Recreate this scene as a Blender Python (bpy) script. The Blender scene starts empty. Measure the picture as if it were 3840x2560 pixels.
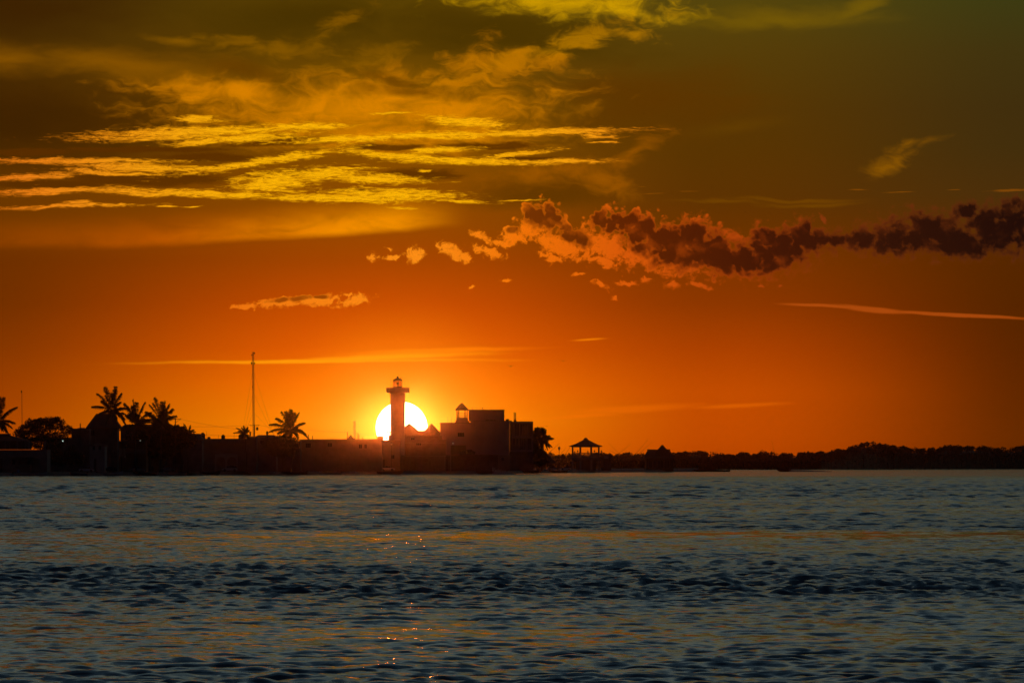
import bpy, bmesh, math, random
import numpy as np
from mathutils import Vector, Matrix

S = bpy.context.scene
COL = S.collection
R = random.Random(7)

# ------------------------------------------------------------------ camera
HFOV = math.radians(10.4)
F = 1920 / math.tan(HFOV / 2)              # focal length in photograph pixels (3840 wide)
HORIZON = 1741.0                           # photograph row of the sea horizon
CAM_H = 3.0
PITCH = math.atan((HORIZON - 1280.0) / F)
cam_d = bpy.data.cameras.new('camera')
cam_d.sensor_width = 36.0
cam_d.angle = HFOV
cam_d.clip_start = 0.5
cam_d.clip_end = 120000.0
cam = bpy.data.objects.new('camera', cam_d)
cam.location = (0, 0, CAM_H)
cam.rotation_euler = (math.pi / 2 + PITCH, 0, 0)
COL.objects.link(cam)
S.camera = cam

S.view_settings.view_transform = 'Standard'
S.view_settings.look = 'None'
S.view_settings.exposure = 0.0
S.view_settings.gamma = 1.0
S.view_settings.use_curve_mapping = False
S.cycles.use_denoising = True
S.cycles.use_adaptive_sampling = True
S.cycles.adaptive_threshold = 0.008
S.cycles.adaptive_min_samples = 16
S.cycles.max_bounces = 6
S.cycles.transparent_max_bounces = 8
S.cycles.volume_bounces = 0
S.cycles.sample_clamp_indirect = 4.0

def direction(px, py):
    u, v = (px - 1920) / F, (1280 - py) / F
    c, s = math.cos(PITCH), math.sin(PITCH)
    return Vector((u, c - v * s, s + v * c))

def at(px, py, D):
    """point of the place at distance D (metres along +Y) seen at photograph pixel px, py"""
    d = direction(px, py)
    return Vector((0, 0, CAM_H)) + d * (D / d.y)

SUN_DIR = direction(1506, 1603).normalized()
SUN_EL = math.asin(SUN_DIR.z)
SUN_AZ = math.atan2(SUN_DIR.x, SUN_DIR.y)
SUN_R = math.atan(97 / F)

# tuning of light and water
SUN_COL, SUN_STR = (1.0, 0.80, 0.55), 2.0
WAVE_SLOPE, RIPPLE = 0.030, 0.55
HAZE_DENSITY, HAZE_G = 0.22e-4, 0.9952
SUN_POWER = 0.022

# ------------------------------------------------------------------ world
def lin(c):
    c = c / 255.0
    return c / 12.92 if c <= 0.04045 else ((c + 0.055) / 1.055) ** 2.4

def rgb(r, g, b):
    return (lin(r), lin(g), lin(b), 1.0)

class G:
    """short-hand for wiring shader nodes"""
    def __init__(self, nt):
        self.nt = nt
        self.last = None
    def put(self, sock, v):
        if v is None:
            return
        if isinstance(v, bpy.types.NodeSocket):
            self.nt.links.new(v, sock)
        else:
            sock.default_value = v
    def m(self, op, a, b=None, c=None, clamp=False):
        n = self.nt.nodes.new('ShaderNodeMath'); n.operation = op; n.use_clamp = clamp
        for s, v in zip(n.inputs, (a, b, c)):
            self.put(s, v)
        return n.outputs[0]
    def vm(self, op, a, b=None, scale=None):
        n = self.nt.nodes.new('ShaderNodeVectorMath'); n.operation = op
        self.put(n.inputs[0], a); self.put(n.inputs[1], b)
        if scale is not None:
            self.put(n.inputs['Scale'], scale)
        return n.outputs['Value'] if op in ('LENGTH', 'DOT_PRODUCT') else n.outputs[0]
    def xyz(self, x, y, z=0.0):
        n = self.nt.nodes.new('ShaderNodeCombineXYZ')
        for s, v in zip(n.inputs, (x, y, z)):
            self.put(s, v)
        return n.outputs[0]
    def sep(self, v):
        n = self.nt.nodes.new('ShaderNodeSeparateXYZ'); self.put(n.inputs[0], v)
        return n.outputs
    def noise(self, vec, scale, detail=4.0, rough=0.55, dist=0.0, color=False):
        n = self.nt.nodes.new('ShaderNodeTexNoise')
        n.inputs['Scale'].default_value = scale; n.inputs['Detail'].default_value = detail
        n.inputs['Roughness'].default_value = rough; n.inputs['Distortion'].default_value = dist
        self.put(n.inputs['Vector'], vec)
        if not color:
            return n.outputs[0]
        q = self.nt.nodes.new('ShaderNodeSeparateColor')     # three independent values, centred on 0
        self.nt.links.new(n.outputs['Color'], q.inputs[0])
        return self.vm('SUBTRACT', self.xyz(*q.outputs[:3]), (0.5, 0.5, 0.5))
    def mapping(self, vec, loc=(0, 0, 0), rot=0.0, scale=(1, 1, 1), kind='TEXTURE'):
        n = self.nt.nodes.new('ShaderNodeMapping'); n.vector_type = kind
        n.inputs['Location'].default_value = loc; n.inputs['Rotation'].default_value = (0, 0, rot)
        n.inputs['Scale'].default_value = scale
        self.put(n.inputs['Vector'], vec)
        return n.outputs[0]
    def rng(self, v, a, b, c=0.0, d=1.0, smooth=True):
        n = self.nt.nodes.new('ShaderNodeMapRange')
        n.interpolation_type = 'SMOOTHSTEP' if smooth else 'LINEAR'
        self.put(n.inputs['Value'], v)
        for k, x in (('From Min', a), ('From Max', b), ('To Min', c), ('To Max', d)):
            self.put(n.inputs[k], x)
        return n.outputs[0]
    def ramp(self, fac, stops):
        n = self.nt.nodes.new('ShaderNodeValToRGB')
        e = n.color_ramp.elements
        while len(e) < len(stops):
            e.new(0.5)
        for k, (p, c) in enumerate(stops):
            e[k].position = p; e[k].color = c
        self.put(n.inputs[0], fac)
        return n.outputs[0]
    def mix(self, fac, a, b, kind='MIX'):
        n = self.nt.nodes.new('ShaderNodeMix'); n.data_type = 'RGBA'; n.blend_type = kind
        n.clamp_factor = True
        self.put(n.inputs[0], fac); self.put(n.inputs[6], a); self.put(n.inputs[7], b)
        return n.outputs[2]
    def ell(self, vec, cx, cy, a, b, rot=0.0, amp=1.0):
        """cone that is amp at the middle of an ellipse and 0 on its rim (units: 100 sky px)"""
        q = self.mapping(vec, (cx / 100, cy / 100, 0), math.radians(rot), (a / 100, b / 100, 1))
        return self.m('MULTIPLY_ADD', self.vm('LENGTH', q), -amp, amp)
    def union(self, vec, items):
        out = None
        for k, it in enumerate(items):
            if k % 10 == 0 and self.last is not None:
                # tie each batch to the one before, so that the renderer works through them in turn
                vec = self.vm('SCALE', vec, scale=self.m('MULTIPLY_ADD', self.last, 1e-9, 1.0))
            e = self.ell(vec, *it)
            out = e if out is None else self.m('MAXIMUM', out, e)
            self.last = out
        return out

SKY_STEP = 4.434 / 1000 * 100              # degrees of sky per unit (100 sky px)

def build_world():
    w = bpy.data.worlds.new('World'); S.world = w
    w.use_nodes = True
    nt = w.node_tree; nt.nodes.clear(); g = G(nt)
    out = nt.nodes.new('ShaderNodeOutputWorld')
    tc = nt.nodes.new('ShaderNodeTexCoord')
    d = g.vm('NORMALIZE', tc.outputs['Generated'])
    x, y, z = g.sep(d)
    az = g.m('DEGREES', g.m('ARCTAN2', x, y))
    el = g.m('DEGREES', g.m('ARCSINE', z))
    X = g.m('MULTIPLY_ADD', az, 1 / SKY_STEP, 11.76)
    Y = g.m('MULTIPLY_ADD', el, -1 / SKY_STEP, 10.664)
    P = g.xyz(X, Y)

    # clear evening air: four columns of the sky, each graded with height
    def column(stops):
        return g.ramp(g.m('MULTIPLY_ADD', Y, 1 / 14.0, 3 / 14.0, clamp=True),
                      [((yy / 100 + 3) / 14.0, rgb(*c)) for yy, c in stops])
    c0 = column([(-250, (66, 56, 14)), (0, (62, 38, 5)), (120, (72, 44, 3)), (250, (70, 38, 2)), (340, (74, 40, 1)), (450, (104, 54, 0)),
                 (540, (112, 52, 0)), (600, (106, 46, 0)), (700, (110, 46, 0)), (800, (128, 52, 0)), (900, (150, 60, 0)), (1000, (170, 68, 0)), (1066, (170, 66, 0))])
    c1 = column([(-250, (96, 86, 22)), (0, (94, 68, 4)), (120, (98, 65, 2)), (250, (128, 80, 0)), (340, (128, 74, 0)), (450, (140, 74, 0)),
                 (540, (152, 70, 0)), (600, (164, 68, 0)), (700, (198, 76, 0)), (800, (228, 92, 0)), (880, (252, 116, 0)), (970, (255, 138, 0)), (1066, (250, 120, 0))])
    c2 = column([(-250, (88, 80, 28)), (0, (84, 68, 12)), (120, (86, 61, 8)), (250, (86, 54, 4)), (340, (88, 52, 2)), (450, (92, 50, 2)),
                 (540, (106, 50, 0)), (600, (122, 52, 0)), (700, (140, 54, 0)), (800, (170, 64, 0)), (900, (194, 76, 0)), (1000, (192, 74, 0)), (1066, (182, 68, 0))])
    c3 = column([(-250, (66, 70, 34)), (0, (60, 58, 18)), (120, (64, 51, 15)), (250, (64, 46, 13)), (340, (66, 46, 12)), (450, (74, 46, 10)),
                 (540, (84, 42, 4)), (600, (84, 38, 0)), (700, (84, 36, 0)), (800, (88, 36, 0)), (900, (94, 38, 0)), (1000, (100, 41, 0)), (1066, (96, 39, 0))])
    air = g.mix(g.rng(X, -1.0, 9.2), c0, c1)
    air = g.mix(g.rng(X, 9.2, 16.5), air, c2)
    air = g.mix(g.rng(X, 16.5, 24.0), air, c3)
    # the air keeps dimming sideways, away from the sun
    air = g.mix(g.m('MULTIPLY', g.rng(X, 24.0, 70.0), 0.75), air, rgb(34, 30, 26))
    air = g.mix(g.m('MULTIPLY', g.rng(X, 0.0, -45.0), 0.75), air, rgb(34, 30, 26))
    # aureole of the sun
    sx, sy = 11.76 + math.degrees(SUN_AZ) / SKY_STEP, 10.664 - math.degrees(SUN_EL) / SKY_STEP
    sd = g.vm('LENGTH', g.vm('SUBTRACT', P, (sx, sy, 0)))
    air = g.mix(g.m('MULTIPLY', g.rng(sd, 3.2, 0.3), 0.4), air, rgb(255, 160, 0))
    air = g.mix(g.m('MULTIPLY', g.rng(sd, 1.0, 0.5), 0.3), air, rgb(255, 176, 20))

    # thin high cloud --------------------------------------------------
    n_w = g.noise(g.vm('MULTIPLY', P, (0.35, 0.9, 1)), 1.0, 4, 0.55, color=True)
    Pw = g.vm('ADD', P, g.vm('MULTIPLY', n_w, (1.3, 0.55, 0)))
    fib = g.noise(g.vm('MULTIPLY', Pw, (0.6, 2.6, 1)), 1.0, 7, 0.62, 0.5)
    fib2 = g.noise(g.vm('MULTIPLY', Pw, (0.28, 1.1, 1)), 1.7, 5, 0.55, 0.3)
    fibre = g.m('MULTIPLY_ADD', fib, 0.55, g.m('MULTIPLY', fib2, 0.45))

    w_s = g.noise(g.vm('MULTIPLY', P, (0.8, 1.2, 1)), 1.0, 3, 0.5, color=True)
    Ps = g.vm('ADD', P, g.vm('MULTIPLY', w_s, (1.5, 1.1, 0)))
    swirl = g.noise(g.vm('MULTIPLY', Ps, (1.3, 3.0, 1)), 1.0, 9, 0.62, 0.25)

    def veil(base, col, amount, items, n=fibre, spread=1.2, lo=0.28, hi=0.95, vec=None):
        msk = g.union(vec or Pw, items)
        f = g.m('MULTIPLY_ADD', g.m('SUBTRACT', n, 0.5), spread, g.m('MAXIMUM', msk, -1.0))
        f = g.rng(f, lo - 0.28, hi)
        g.last = f = g.m('MULTIPLY', f, amount)
        return g.mix(f, base, col)

    # faint streaks low over the horizon ------------------------------------
    n_w = g.noise(g.vm('MULTIPLY', P, (0.35, 0.9, 1)), 1.0, 4, 0.55, color=True)
    Pw = g.vm('ADD', P, g.vm('MULTIPLY', n_w, (1.5, 0.7, 0)))
    fib = g.noise(g.vm('MULTIPLY', Pw, (0.7, 2.6, 1)), 1.0, 8, 0.62, 0.6)
    fib2 = g.noise(g.vm('MULTIPLY', Pw, (0.25, 0.9, 1)), 1.7, 5, 0.55, 0.4)
    fibre = g.m('MULTIPLY_ADD', fib, 0.55, g.m('MULTIPLY', fib2, 0.45))

    def veil(base, col, amount, items, n=None, spread=1.3, lo=0.0, hi=0.8, vec=None):
        """mix col over base inside soft ellipses broken up by noise"""
        msk = g.union(vec or Pw, items)
        f = g.m('MULTIPLY_ADD', g.m('SUBTRACT', n or fibre, 0.5), spread, g.m('MAXIMUM', msk, -1.0))
        g.last = f = g.m('MULTIPLY', g.rng(f, lo, hi), amount)
        return g.mix(f, base, col)

    thin = g.vm('ADD', P, g.vm('MULTIPLY', n_w, (0.6, 0.16, 0)))
    air = veil(air, rgb(186, 80, 16), 0.7, [(1900, 704, 150, 5, 2.2), (2010, 710, 120, 9, 5), (2200, 724, 250, 6, 4.2)], vec=thin, spread=0.35, hi=0.6)
    low = veil(air, rgb(255, 156, 8), 0.9, [(880, 822, 340, 10, -2.4), (720, 830, 560, 7, -0.5)], vec=thin, spread=0.8, hi=0.9)
    low = veil(low, rgb(255, 138, 4), 0.6, [(1010, 806, 290, 9, -2.5), (1348, 778, 60, 4, -2)], vec=thin, spread=0.7)
    low = veil(low, rgb(246, 114, 4), 0.35, [(1450, 938, 210, 13, -4), (1340, 955, 120, 8, -4), (1700, 930, 160, 7, -2)], vec=thin, spread=0.7)

    # thin high cloud --------------------------------------------------
    sky = air
    # darker grey-brown veils
    sky = veil(sky, rgb(60, 32, 1), 0.85, [(60, 280, 560, 110, 2), (40, 20, 340, 90)], lo=-0.3, hi=1.0)
    sky = veil(sky, rgb(70, 48, 1), 0.9, [(1120, 72, 380, 74, 5), (690, 50, 320, 74)], lo=-0.3, hi=0.9)
    sky = veil(sky, rgb(92, 51, 0), 0.85, [(1250, 445, 210, 44), (1480, 240, 320, 90)], lo=-0.3, hi=0.9)
    # lit veils
    sky = veil(sky, rgb(222, 132, 0), 0.9, [(820, 240, 480, 84, -3), (560, 222, 300, 44, 4), (1000, 250, 300, 64), (900, 310, 420, 50)], lo=-0.25, hi=1.2, spread=2.2, n=swirl)
    sky = veil(sky, rgb(148, 90, 0), 0.7, [(270, 150, 360, 50, 4), (30, 140, 180, 44)], lo=-0.2, hi=1.2, spread=2.0)
    sky = veil(sky, rgb(146, 94, 0), 0.6, [(760, 74, 120, 26, -32), (600, 112, 190, 30, 6), (840, 130, 150, 30, -12)], lo=-0.05, hi=1.2, spread=3.0, n=swirl)
    sky = veil(sky, rgb(144, 92, 0), 0.65, [(395, 93, 75, 15, 8)], lo=0.0, hi=1.1)
    sky = veil(sky, rgb(100, 58, 0), 0.75, [(570, 165, 140, 24, 8), (960, 208, 150, 18, 6), (905, 185, 110, 14, 10)], lo=-0.2, hi=0.9, spread=1.8)
    sky = veil(sky, rgb(212, 158, 0), 0.85, [(1270, -4, 380, 52, 4), (1430, 26, 180, 24, 8)], lo=-0.1, hi=1.2, spread=2.6, n=swirl)
    sky = veil(sky, rgb(188, 124, 0), 0.7, [(1310, 95, 280, 36, -16), (1450, 74, 100, 26, 10)], lo=-0.05, hi=1.15, spread=3.0, n=swirl)
    sky = veil(sky, rgb(190, 114, 0), 0.72, [(1075, 145, 110, 50, -30), (1160, 152, 140, 58, -20), (1240, 140, 90, 34, -10), (1045, 190, 150, 14, 4)], lo=-0.05, hi=1.2, spread=3.2, n=swirl)
    sky = veil(sky, rgb(136, 102, 2), 0.5, [(1800, 46, 270, 34, -2), (1970, 18, 160, 24, -24), (1620, 42, 110, 18, 8)], lo=-0.2, hi=1.2, spread=2.2)
    sky = veil(sky, rgb(104, 66, 2), 0.45, [(1690, 296, 180, 22, -5)], lo=-0.1, hi=1.2)
    # the hooked wisp on the right
    sky = veil(sky, rgb(156, 96, 0), 0.6, [(2012, 386, 46, 36, -20), (2044, 366, 64, 26, -28), (2085, 334, 90, 12, -10)], lo=-0.1, hi=1.3, spread=2.8, n=swirl)
    sky = veil(sky, rgb(116, 68, 1), 0.7, [(1830, 456, 230, 9, 0), (1860, 467, 170, 9, -2), (1660, 462, 160, 8, 2)], lo=0.0, hi=1.0, spread=1.3)
    sky = veil(sky, rgb(164, 90, 0), 0.7, [(1270, 396, 170, 40, -4), (1400, 415, 80, 40, 25), (1450, 345, 110, 24, -30)], lo=-0.1, hi=1.2, spread=2.6, n=swirl)
    # broad lit band, soft above and sharp below, rising to the right
    yb = g.m('MULTIPLY_ADD', g.m('POWER', g.rng(X, 1.0, 10.2, smooth=False), 1.6), -0.50, 5.80)
    yb = g.m('SUBTRACT', yb, g.m('MULTIPLY', g.sep(n_w)[1], 0.20))
    hb = g.m('SUBTRACT', yb, Y)
    band = g.m('MULTIPLY', g.rng(hb, 0.0, 0.2), g.rng(hb, 0.95, 0.2))
    band = g.m('MULTIPLY', band, g.m('MULTIPLY', g.rng(X, 0.0, 6.0, 0.3, 1.0), g.rng(X, 10.9, 8.8)))
    band = g.m('MULTIPLY', band, g.rng(fibre, 0.3, 0.62, 0.4, 1.0))
    sky = g.mix(g.m('MULTIPLY', band, 0.9), sky, g.mix(g.rng(X, 3.0, 9.5), rgb(196, 90, 0), rgb(255, 152, 0)))

    # bright ripple clouds (altocumulus) ---------------------------------
    w2 = g.noise(g.vm('MULTIPLY', P, (0.8, 3.0, 1)), 1.2, 5, 0.6, color=True)
    Pr = g.vm('ADD', P, g.vm('MULTIPLY', w2, (1.0, 0.18, 0)))
    rip = g.noise(g.vm('MULTIPLY', Pr, (1.9, 12.0, 1)), 1.0, 8, 0.68, 0.3)
    rip2 = g.noise(g.vm('MULTIPLY', Pr, (5.0, 30.0, 1)), 1.0, 6, 0.68, 0.4)
    ripple = g.m('MULTIPLY_ADD', rip, 0.55, g.m('MULTIPLY', rip2, 0.45))
    dark = [(640, 325, 190, 15, -2), (330, 346, 250, 8, 0), (480, 363, 130, 14, 0), (340, 412, 250, 23, 0), (640, 400, 90, 12, -5),
            (900, 338, 110, 9, 0), (1205, 366, 130, 7, 0), (815, 437, 70, 6, 0), (70, 352, 130, 10), (120, 425, 180, 12), (960, 402, 120, 18), (1120, 335, 140, 10)]
    sky = veil(sky, rgb(88, 44, 0), 0.9, dark, n=ripple, vec=Pr, spread=1.2, lo=-0.05, hi=0.5)
    bright = [(452, 275, 72, 9, 0), (440, 306, 290, 17, -2.5), (560, 320, 160, 12, -2), (700, 292, 120, 11, -3), (450, 328, 90, 10, -5),
              (180, 372, 250, 9, 0), (330, 388, 190, 14, 2), (600, 372, 230, 12, -9), (70, 408, 110, 9, -3), (250, 398, 130, 6, 3),
              (130, 440, 170, 10, -3), (420, 446, 320, 11, 2), (760, 455, 240, 12, 1), (630, 418, 120, 30, -8), (740, 400, 120, 20, -4), (860, 412, 150, 13, 1), (900, 447, 190, 17, 2),
              (150, 477, 210, 5, -1.5), (170, 468, 40, 6, -4), (1070, 463, 80, 5, 2), (1180, 461, 80, 2, -1), (1075, 283, 115, 16, 4), (1010, 312, 220, 11, -1), (1240, 306, 270, 10, -1.5),
              (800, 320, 180, 10, -2), (1370, 314, 60, 5, 2), (1385, 327, 38, 2.6, -1), (930, 360, 190, 10, 5), (1080, 371, 220, 10, 1), (1290, 371, 130, 7, -1), (1010, 345, 100, 9, -4),
              (1180, 355, 110, 8, -7), (804, 387, 30, 5), (976, 392, 30, 3), (925, 477, 42, 4, 4), (898, 261, 55, 3, -2), (385, 475, 20, 3), (440, 476, 26, 2)]
    fb = g.m('MULTIPLY_ADD', g.m('SUBTRACT', ripple, 0.5), 3.8, g.m('ADD', g.union(Pr, bright), 0.14))
    bm = g.rng(fb, 0.02, 0.8)
    gold = g.mix(g.rng(g.m('ABSOLUTE', g.m('SUBTRACT', X, 8.2)), 9.0, 1.5), rgb(238, 122, 24), rgb(255, 182, 6))
    gold = g.mix(g.rng(fb, 0.2, 1.1), g.mix(0.35, gold, rgb(190, 100, 0)), gold)
    gold = g.mix(g.rng(rip2, 0.40, 0.56, 0.32, 0.0), gold, rgb(160, 82, 0))
    sky = g.mix(g.m('MULTIPLY', bm, 0.95), sky, gold)
    far_thin = [(1500, 445, 40, 1.6, -3), (1475, 429, 14, 1.2, 0), (1967, 437, 28, 2.2, 1), (2068, 443, 46, 1.8, -2), (2320, 440, 70, 4, -2), (2190, 438, 24, 1.2, -2), (1580, 440, 30, 1, 0)]
    ft = g.m('MULTIPLY_ADD', g.m('SUBTRACT', ripple, 0.5), 2.4, g.union(P, far_thin))
    sky = g.mix(g.m('MULTIPLY', g.rng(ft, 0.05, 0.8), 0.5), sky, rgb(156, 84, 4))
    high = sky

    # cumulus with glowing rims -------------------------------------------
    w3 = g.noise(P, 2.6, 7, 0.62, color=True)
    Pc = g.vm('ADD', P, g.vm('MULTIPLY', w3, (0.40, 0.30, 0)))
    puff = g.noise(Pc, 5.0, 9, 0.6, 0.0)
    lit = [(952, 587, 27, 24, 0), (898, 594, 22, 7, 0), (856, 592, 13, 13, 0), (898, 573, 17, 7, 20), (1036, 578, 48, 19, 28), (1122, 580, 48, 16, 18), (1066, 592, 26, 13, 20),
           (1105, 541, 34, 11, 30), (1185, 545, 56, 22, -10), (1150, 556, 40, 12, 0), (1222, 524, 42, 32, 0), (1290, 566, 76, 32, 26), (1262, 590, 40, 14, 20),
           (1400, 572, 90, 40, 24), (1480, 592, 100, 30, 22), (1374, 598, 60, 14, 24), (1560, 610, 80, 26, 14), (1540, 548, 80, 40, 14),
           (1595, 515, 34, 30, 0), (1690, 548, 50, 22, 20), (1780, 550, 60, 26, 0), (1840, 505, 26, 12, 30), (1890, 505, 24, 7, 55),
           (1985, 535, 40, 34, 0), (2030, 512, 40, 20, -10), (2100, 506, 50, 22, 0), (2222, 480, 36, 18, 0), (2280, 492, 60, 24, 0),
           (1323, 632, 17, 5, -5), (1377, 656, 30, 10, 20), (1443, 652, 26, 7, 0), (1483, 645, 17, 11, 0), (1406, 684, 9, 6, 0), (1543, 654, 22, 13, 10), (1608, 657, 32, 9, 18), (1743, 661, 18, 4, -6), (1790, 660, 14, 4, 0),
           (570, 704, 50, 7, -3), (640, 697, 90, 13, -6), (730, 691, 80, 14, -4), (815, 690, 56, 14, -8), (800, 679, 16, 5), (1158, 646, 14, 4, 0), (1085, 661, 12, 4, -30)]
    core = [(1231, 497, 37, 37, 0), (1266, 499, 36, 37, 0), (1180, 528, 18, 10, 0), (1316, 540, 55, 24, 22), (1380, 506, 30, 32, 0), (1409, 511, 30, 32, 0), (1437, 516, 40, 37, 0),
            (1478, 540, 70, 51, 15), (1545, 566, 81, 64, 10), (1520, 545, 63, 39, 0), (1590, 536, 45, 39, 0), (1592, 570, 55, 56, 0), (1640, 566, 55, 45, 0), (1690, 594, 95, 51, -8), (1775, 584, 116, 64, -8),
            (1760, 550, 48, 43, 0), (1800, 552, 48, 39, 0), (1855, 552, 85, 37, 10), (1850, 522, 22, 29, 20), (1915, 552, 45, 24, 0),
            (1975, 552, 55, 35, 0), (2055, 550, 95, 53, -6), (2125, 526, 105, 48, 0), (2176, 545, 116, 51, 8), (2210, 566, 138, 39, 0), (2222, 486, 42, 27, 0), (2260, 510, 60, 43, 0), (2335, 522, 105, 80, 0), (2420, 530, 151, 93, 0),
            (645, 690, 33, 7, -8), (690, 685, 42, 7, -6), (735, 682, 25, 6, 0),
            (1650, 590, 64, 39, 0), (1720, 600, 95, 35, -4), (1800, 575, 95, 46, 0), (2100, 550, 95, 46, 0), (2290, 540, 95, 58, 0)]
    def cells(vec, scale):
        n = nt.nodes.new('ShaderNodeTexVoronoi'); n.feature = 'SMOOTH_F1'; n.inputs['Scale'].default_value = scale
        n.inputs['Smoothness'].default_value = 0.25; n.inputs['Detail'].default_value = 0.0
        g.put(n.inputs['Vector'], vec)
        return g.m('SUBTRACT', 0.42, n.outputs['Distance'])
    Pb = g.vm('ADD', P, g.vm('MULTIPLY', w3, (0.12, 0.10, 0)))
    bulge = g.m('MULTIPLY_ADD', cells(Pb, 3.4), 1.2, g.m('MULTIPLY', cells(Pb, 8.5), 0.75))
    bulge = g.m('MULTIPLY', bulge, g.rng(X, 14.0, 20.0, 1.0, 0.45))
    pn = g.m('SUBTRACT', puff, 0.5)
    fine = g.m('SUBTRACT', g.noise(Pc, 15.0, 5, 0.6), 0.5)
    fl = g.m('ADD', g.m('MULTIPLY_ADD', pn, 2.6, g.m('MULTIPLY', fine, 1.3)), g.union(Pc, lit))
    cu = g.union(Pb, core)
    fc = g.m('ADD', g.m('MULTIPLY_ADD', pn, g.rng(X, 14.0, 20.0, 1.1, 2.0), bulge), cu)
    fs = g.m('ADD', g.m('MULTIPLY_ADD', pn, 0.55, g.m('MULTIPLY', bulge, 0.40)), cu)
    fl = g.m('MAXIMUM', fl, g.m('MULTIPLY', g.m('ADD', fc, 0.22), 1.4))
    ux = g.m('MULTIPLY', X, 1 / 24.0, clamp=True)
    rim = g.ramp(ux, [(0.2, rgb(236, 112, 14)), (0.4, rgb(255, 144, 22)), (0.5, rgb(244, 116, 8)), (0.6, rgb(220, 90, 10)), (0.7, rgb(184, 70, 10)), (0.8, rgb(122, 50, 12)), (0.95, rgb(98, 44, 14))])
    lump = g.noise(Pc, 2.2, 4, 0.5)
    hub = g.ramp(ux, [(0.28, rgb(150, 66, 2)), (0.5, rgb(108, 46, 2)), (0.6, rgb(84, 30, 2)), (0.72, rgb(60, 20, 4)), (0.85, rgb(44, 16, 6)), (1.0, rgb(24, 8, 6))])
    rim = g.mix(g.rng(fl, 0.7, 0.0), rim, g.mix(0.4, rim, high))
    hub = g.mix(g.rng(lump, 0.50, 0.75, 0.0, 0.3), hub, rim)
    mid = g.mix(g.m('MULTIPLY', g.rng(fl, 0.0, g.rng(X, 13.0, 20.0, 0.5, 1.0)), 0.92), high, rim)
    mid = g.mix(g.m('MULTIPLY', g.m('MULTIPLY', g.rng(fs, -0.14, g.rng(X, 13.0, 20.0, 0.42, 0.6)), g.rng(fl, 0.1, g.rng(X, 13.0, 20.0, 0.6, 1.1))), 0.97), mid, hub)

    # the rest of the dome, above and behind: thin gold near the frame, then dusk
    nish = nt.nodes.new('ShaderNodeTexSky'); nish.sky_type = 'NISHITA'; nish.sun_disc = False
    nish.sun_elevation = SUN_EL; nish.sun_rotation = SUN_AZ
    nish.air_density = 1.0; nish.dust_density = 1.5; nish.ozone_density = 2.0
    dusk = g.mix(1.0, nish.outputs[0], (UP_GAIN[0], UP_GAIN[1], UP_GAIN[2], 1), 'MULTIPLY')
    ca = g.m('COSINE', g.m('RADIANS', g.m('SUBTRACT', az, math.degrees(SUN_AZ))))     # 1 towards the sun, -1 behind
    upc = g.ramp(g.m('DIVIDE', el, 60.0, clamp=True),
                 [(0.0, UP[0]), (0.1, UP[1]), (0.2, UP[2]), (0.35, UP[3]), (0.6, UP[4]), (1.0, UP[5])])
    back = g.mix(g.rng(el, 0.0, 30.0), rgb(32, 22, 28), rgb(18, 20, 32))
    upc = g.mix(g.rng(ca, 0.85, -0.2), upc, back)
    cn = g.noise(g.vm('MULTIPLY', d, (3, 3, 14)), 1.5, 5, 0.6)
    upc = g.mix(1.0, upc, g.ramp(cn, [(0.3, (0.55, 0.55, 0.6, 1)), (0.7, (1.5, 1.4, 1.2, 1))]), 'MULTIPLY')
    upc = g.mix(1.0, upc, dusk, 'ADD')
    f_up = g.rng(Y, 0.0, -9.0)
    f_side = g.rng(ca, 0.96, 0.80)
    f = g.m('MAXIMUM', f_up, f_side)

    def background(c):
        n = nt.nodes.new('ShaderNodeBackground'); g.put(n.inputs['Color'], c); n.inputs['Strength'].default_value = 1.0
        return n.outputs[0]
    def pick(fac, a, b):
        n = nt.nodes.new('ShaderNodeMixShader'); g.put(n.inputs[0], fac); g.put(n.inputs[1], a); g.put(n.inputs[2], b)
        return n.outputs[0]
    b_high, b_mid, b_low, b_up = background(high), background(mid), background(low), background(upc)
    # cloud bands lie above one another: below 7.3 only haze streaks, above 4.45 no cumulus
    s1 = pick(g.m('GREATER_THAN', Y, 4.45), b_high, b_mid)
    s2 = pick(g.m('GREATER_THAN', Y, 7.3), s1, b_low)
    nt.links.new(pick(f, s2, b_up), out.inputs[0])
    try:
        w.cycles.sampling_method = 'MANUAL'; w.cycles.sample_map_resolution = 1024
    except Exception:
        pass

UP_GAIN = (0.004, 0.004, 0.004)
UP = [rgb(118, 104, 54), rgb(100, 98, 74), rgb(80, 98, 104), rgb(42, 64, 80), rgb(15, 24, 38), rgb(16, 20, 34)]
build_world()

# the sun lamp, low behind the town
sl = bpy.data.lights.new('sun_light', 'SUN')
sl.energy = SUN_POWER; sl.angle = math.radians(0.53); sl.color = (1.0, 0.15, 0.012)
so = bpy.data.objects.new('sun_light', sl)
so.rotation_euler = (-SUN_DIR).to_track_quat('-Z', 'Y').to_euler()
so.location = (0, 200, 300)
COL.objects.link(so)

# ------------------------------------------------------------------ helpers
def tag(o, label=None, cat=None, group=None, kind=None):
    for k, v in (('label', label), ('category', cat), ('group', group), ('kind', kind)):
        if v:
            o[k] = v
    return o

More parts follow.
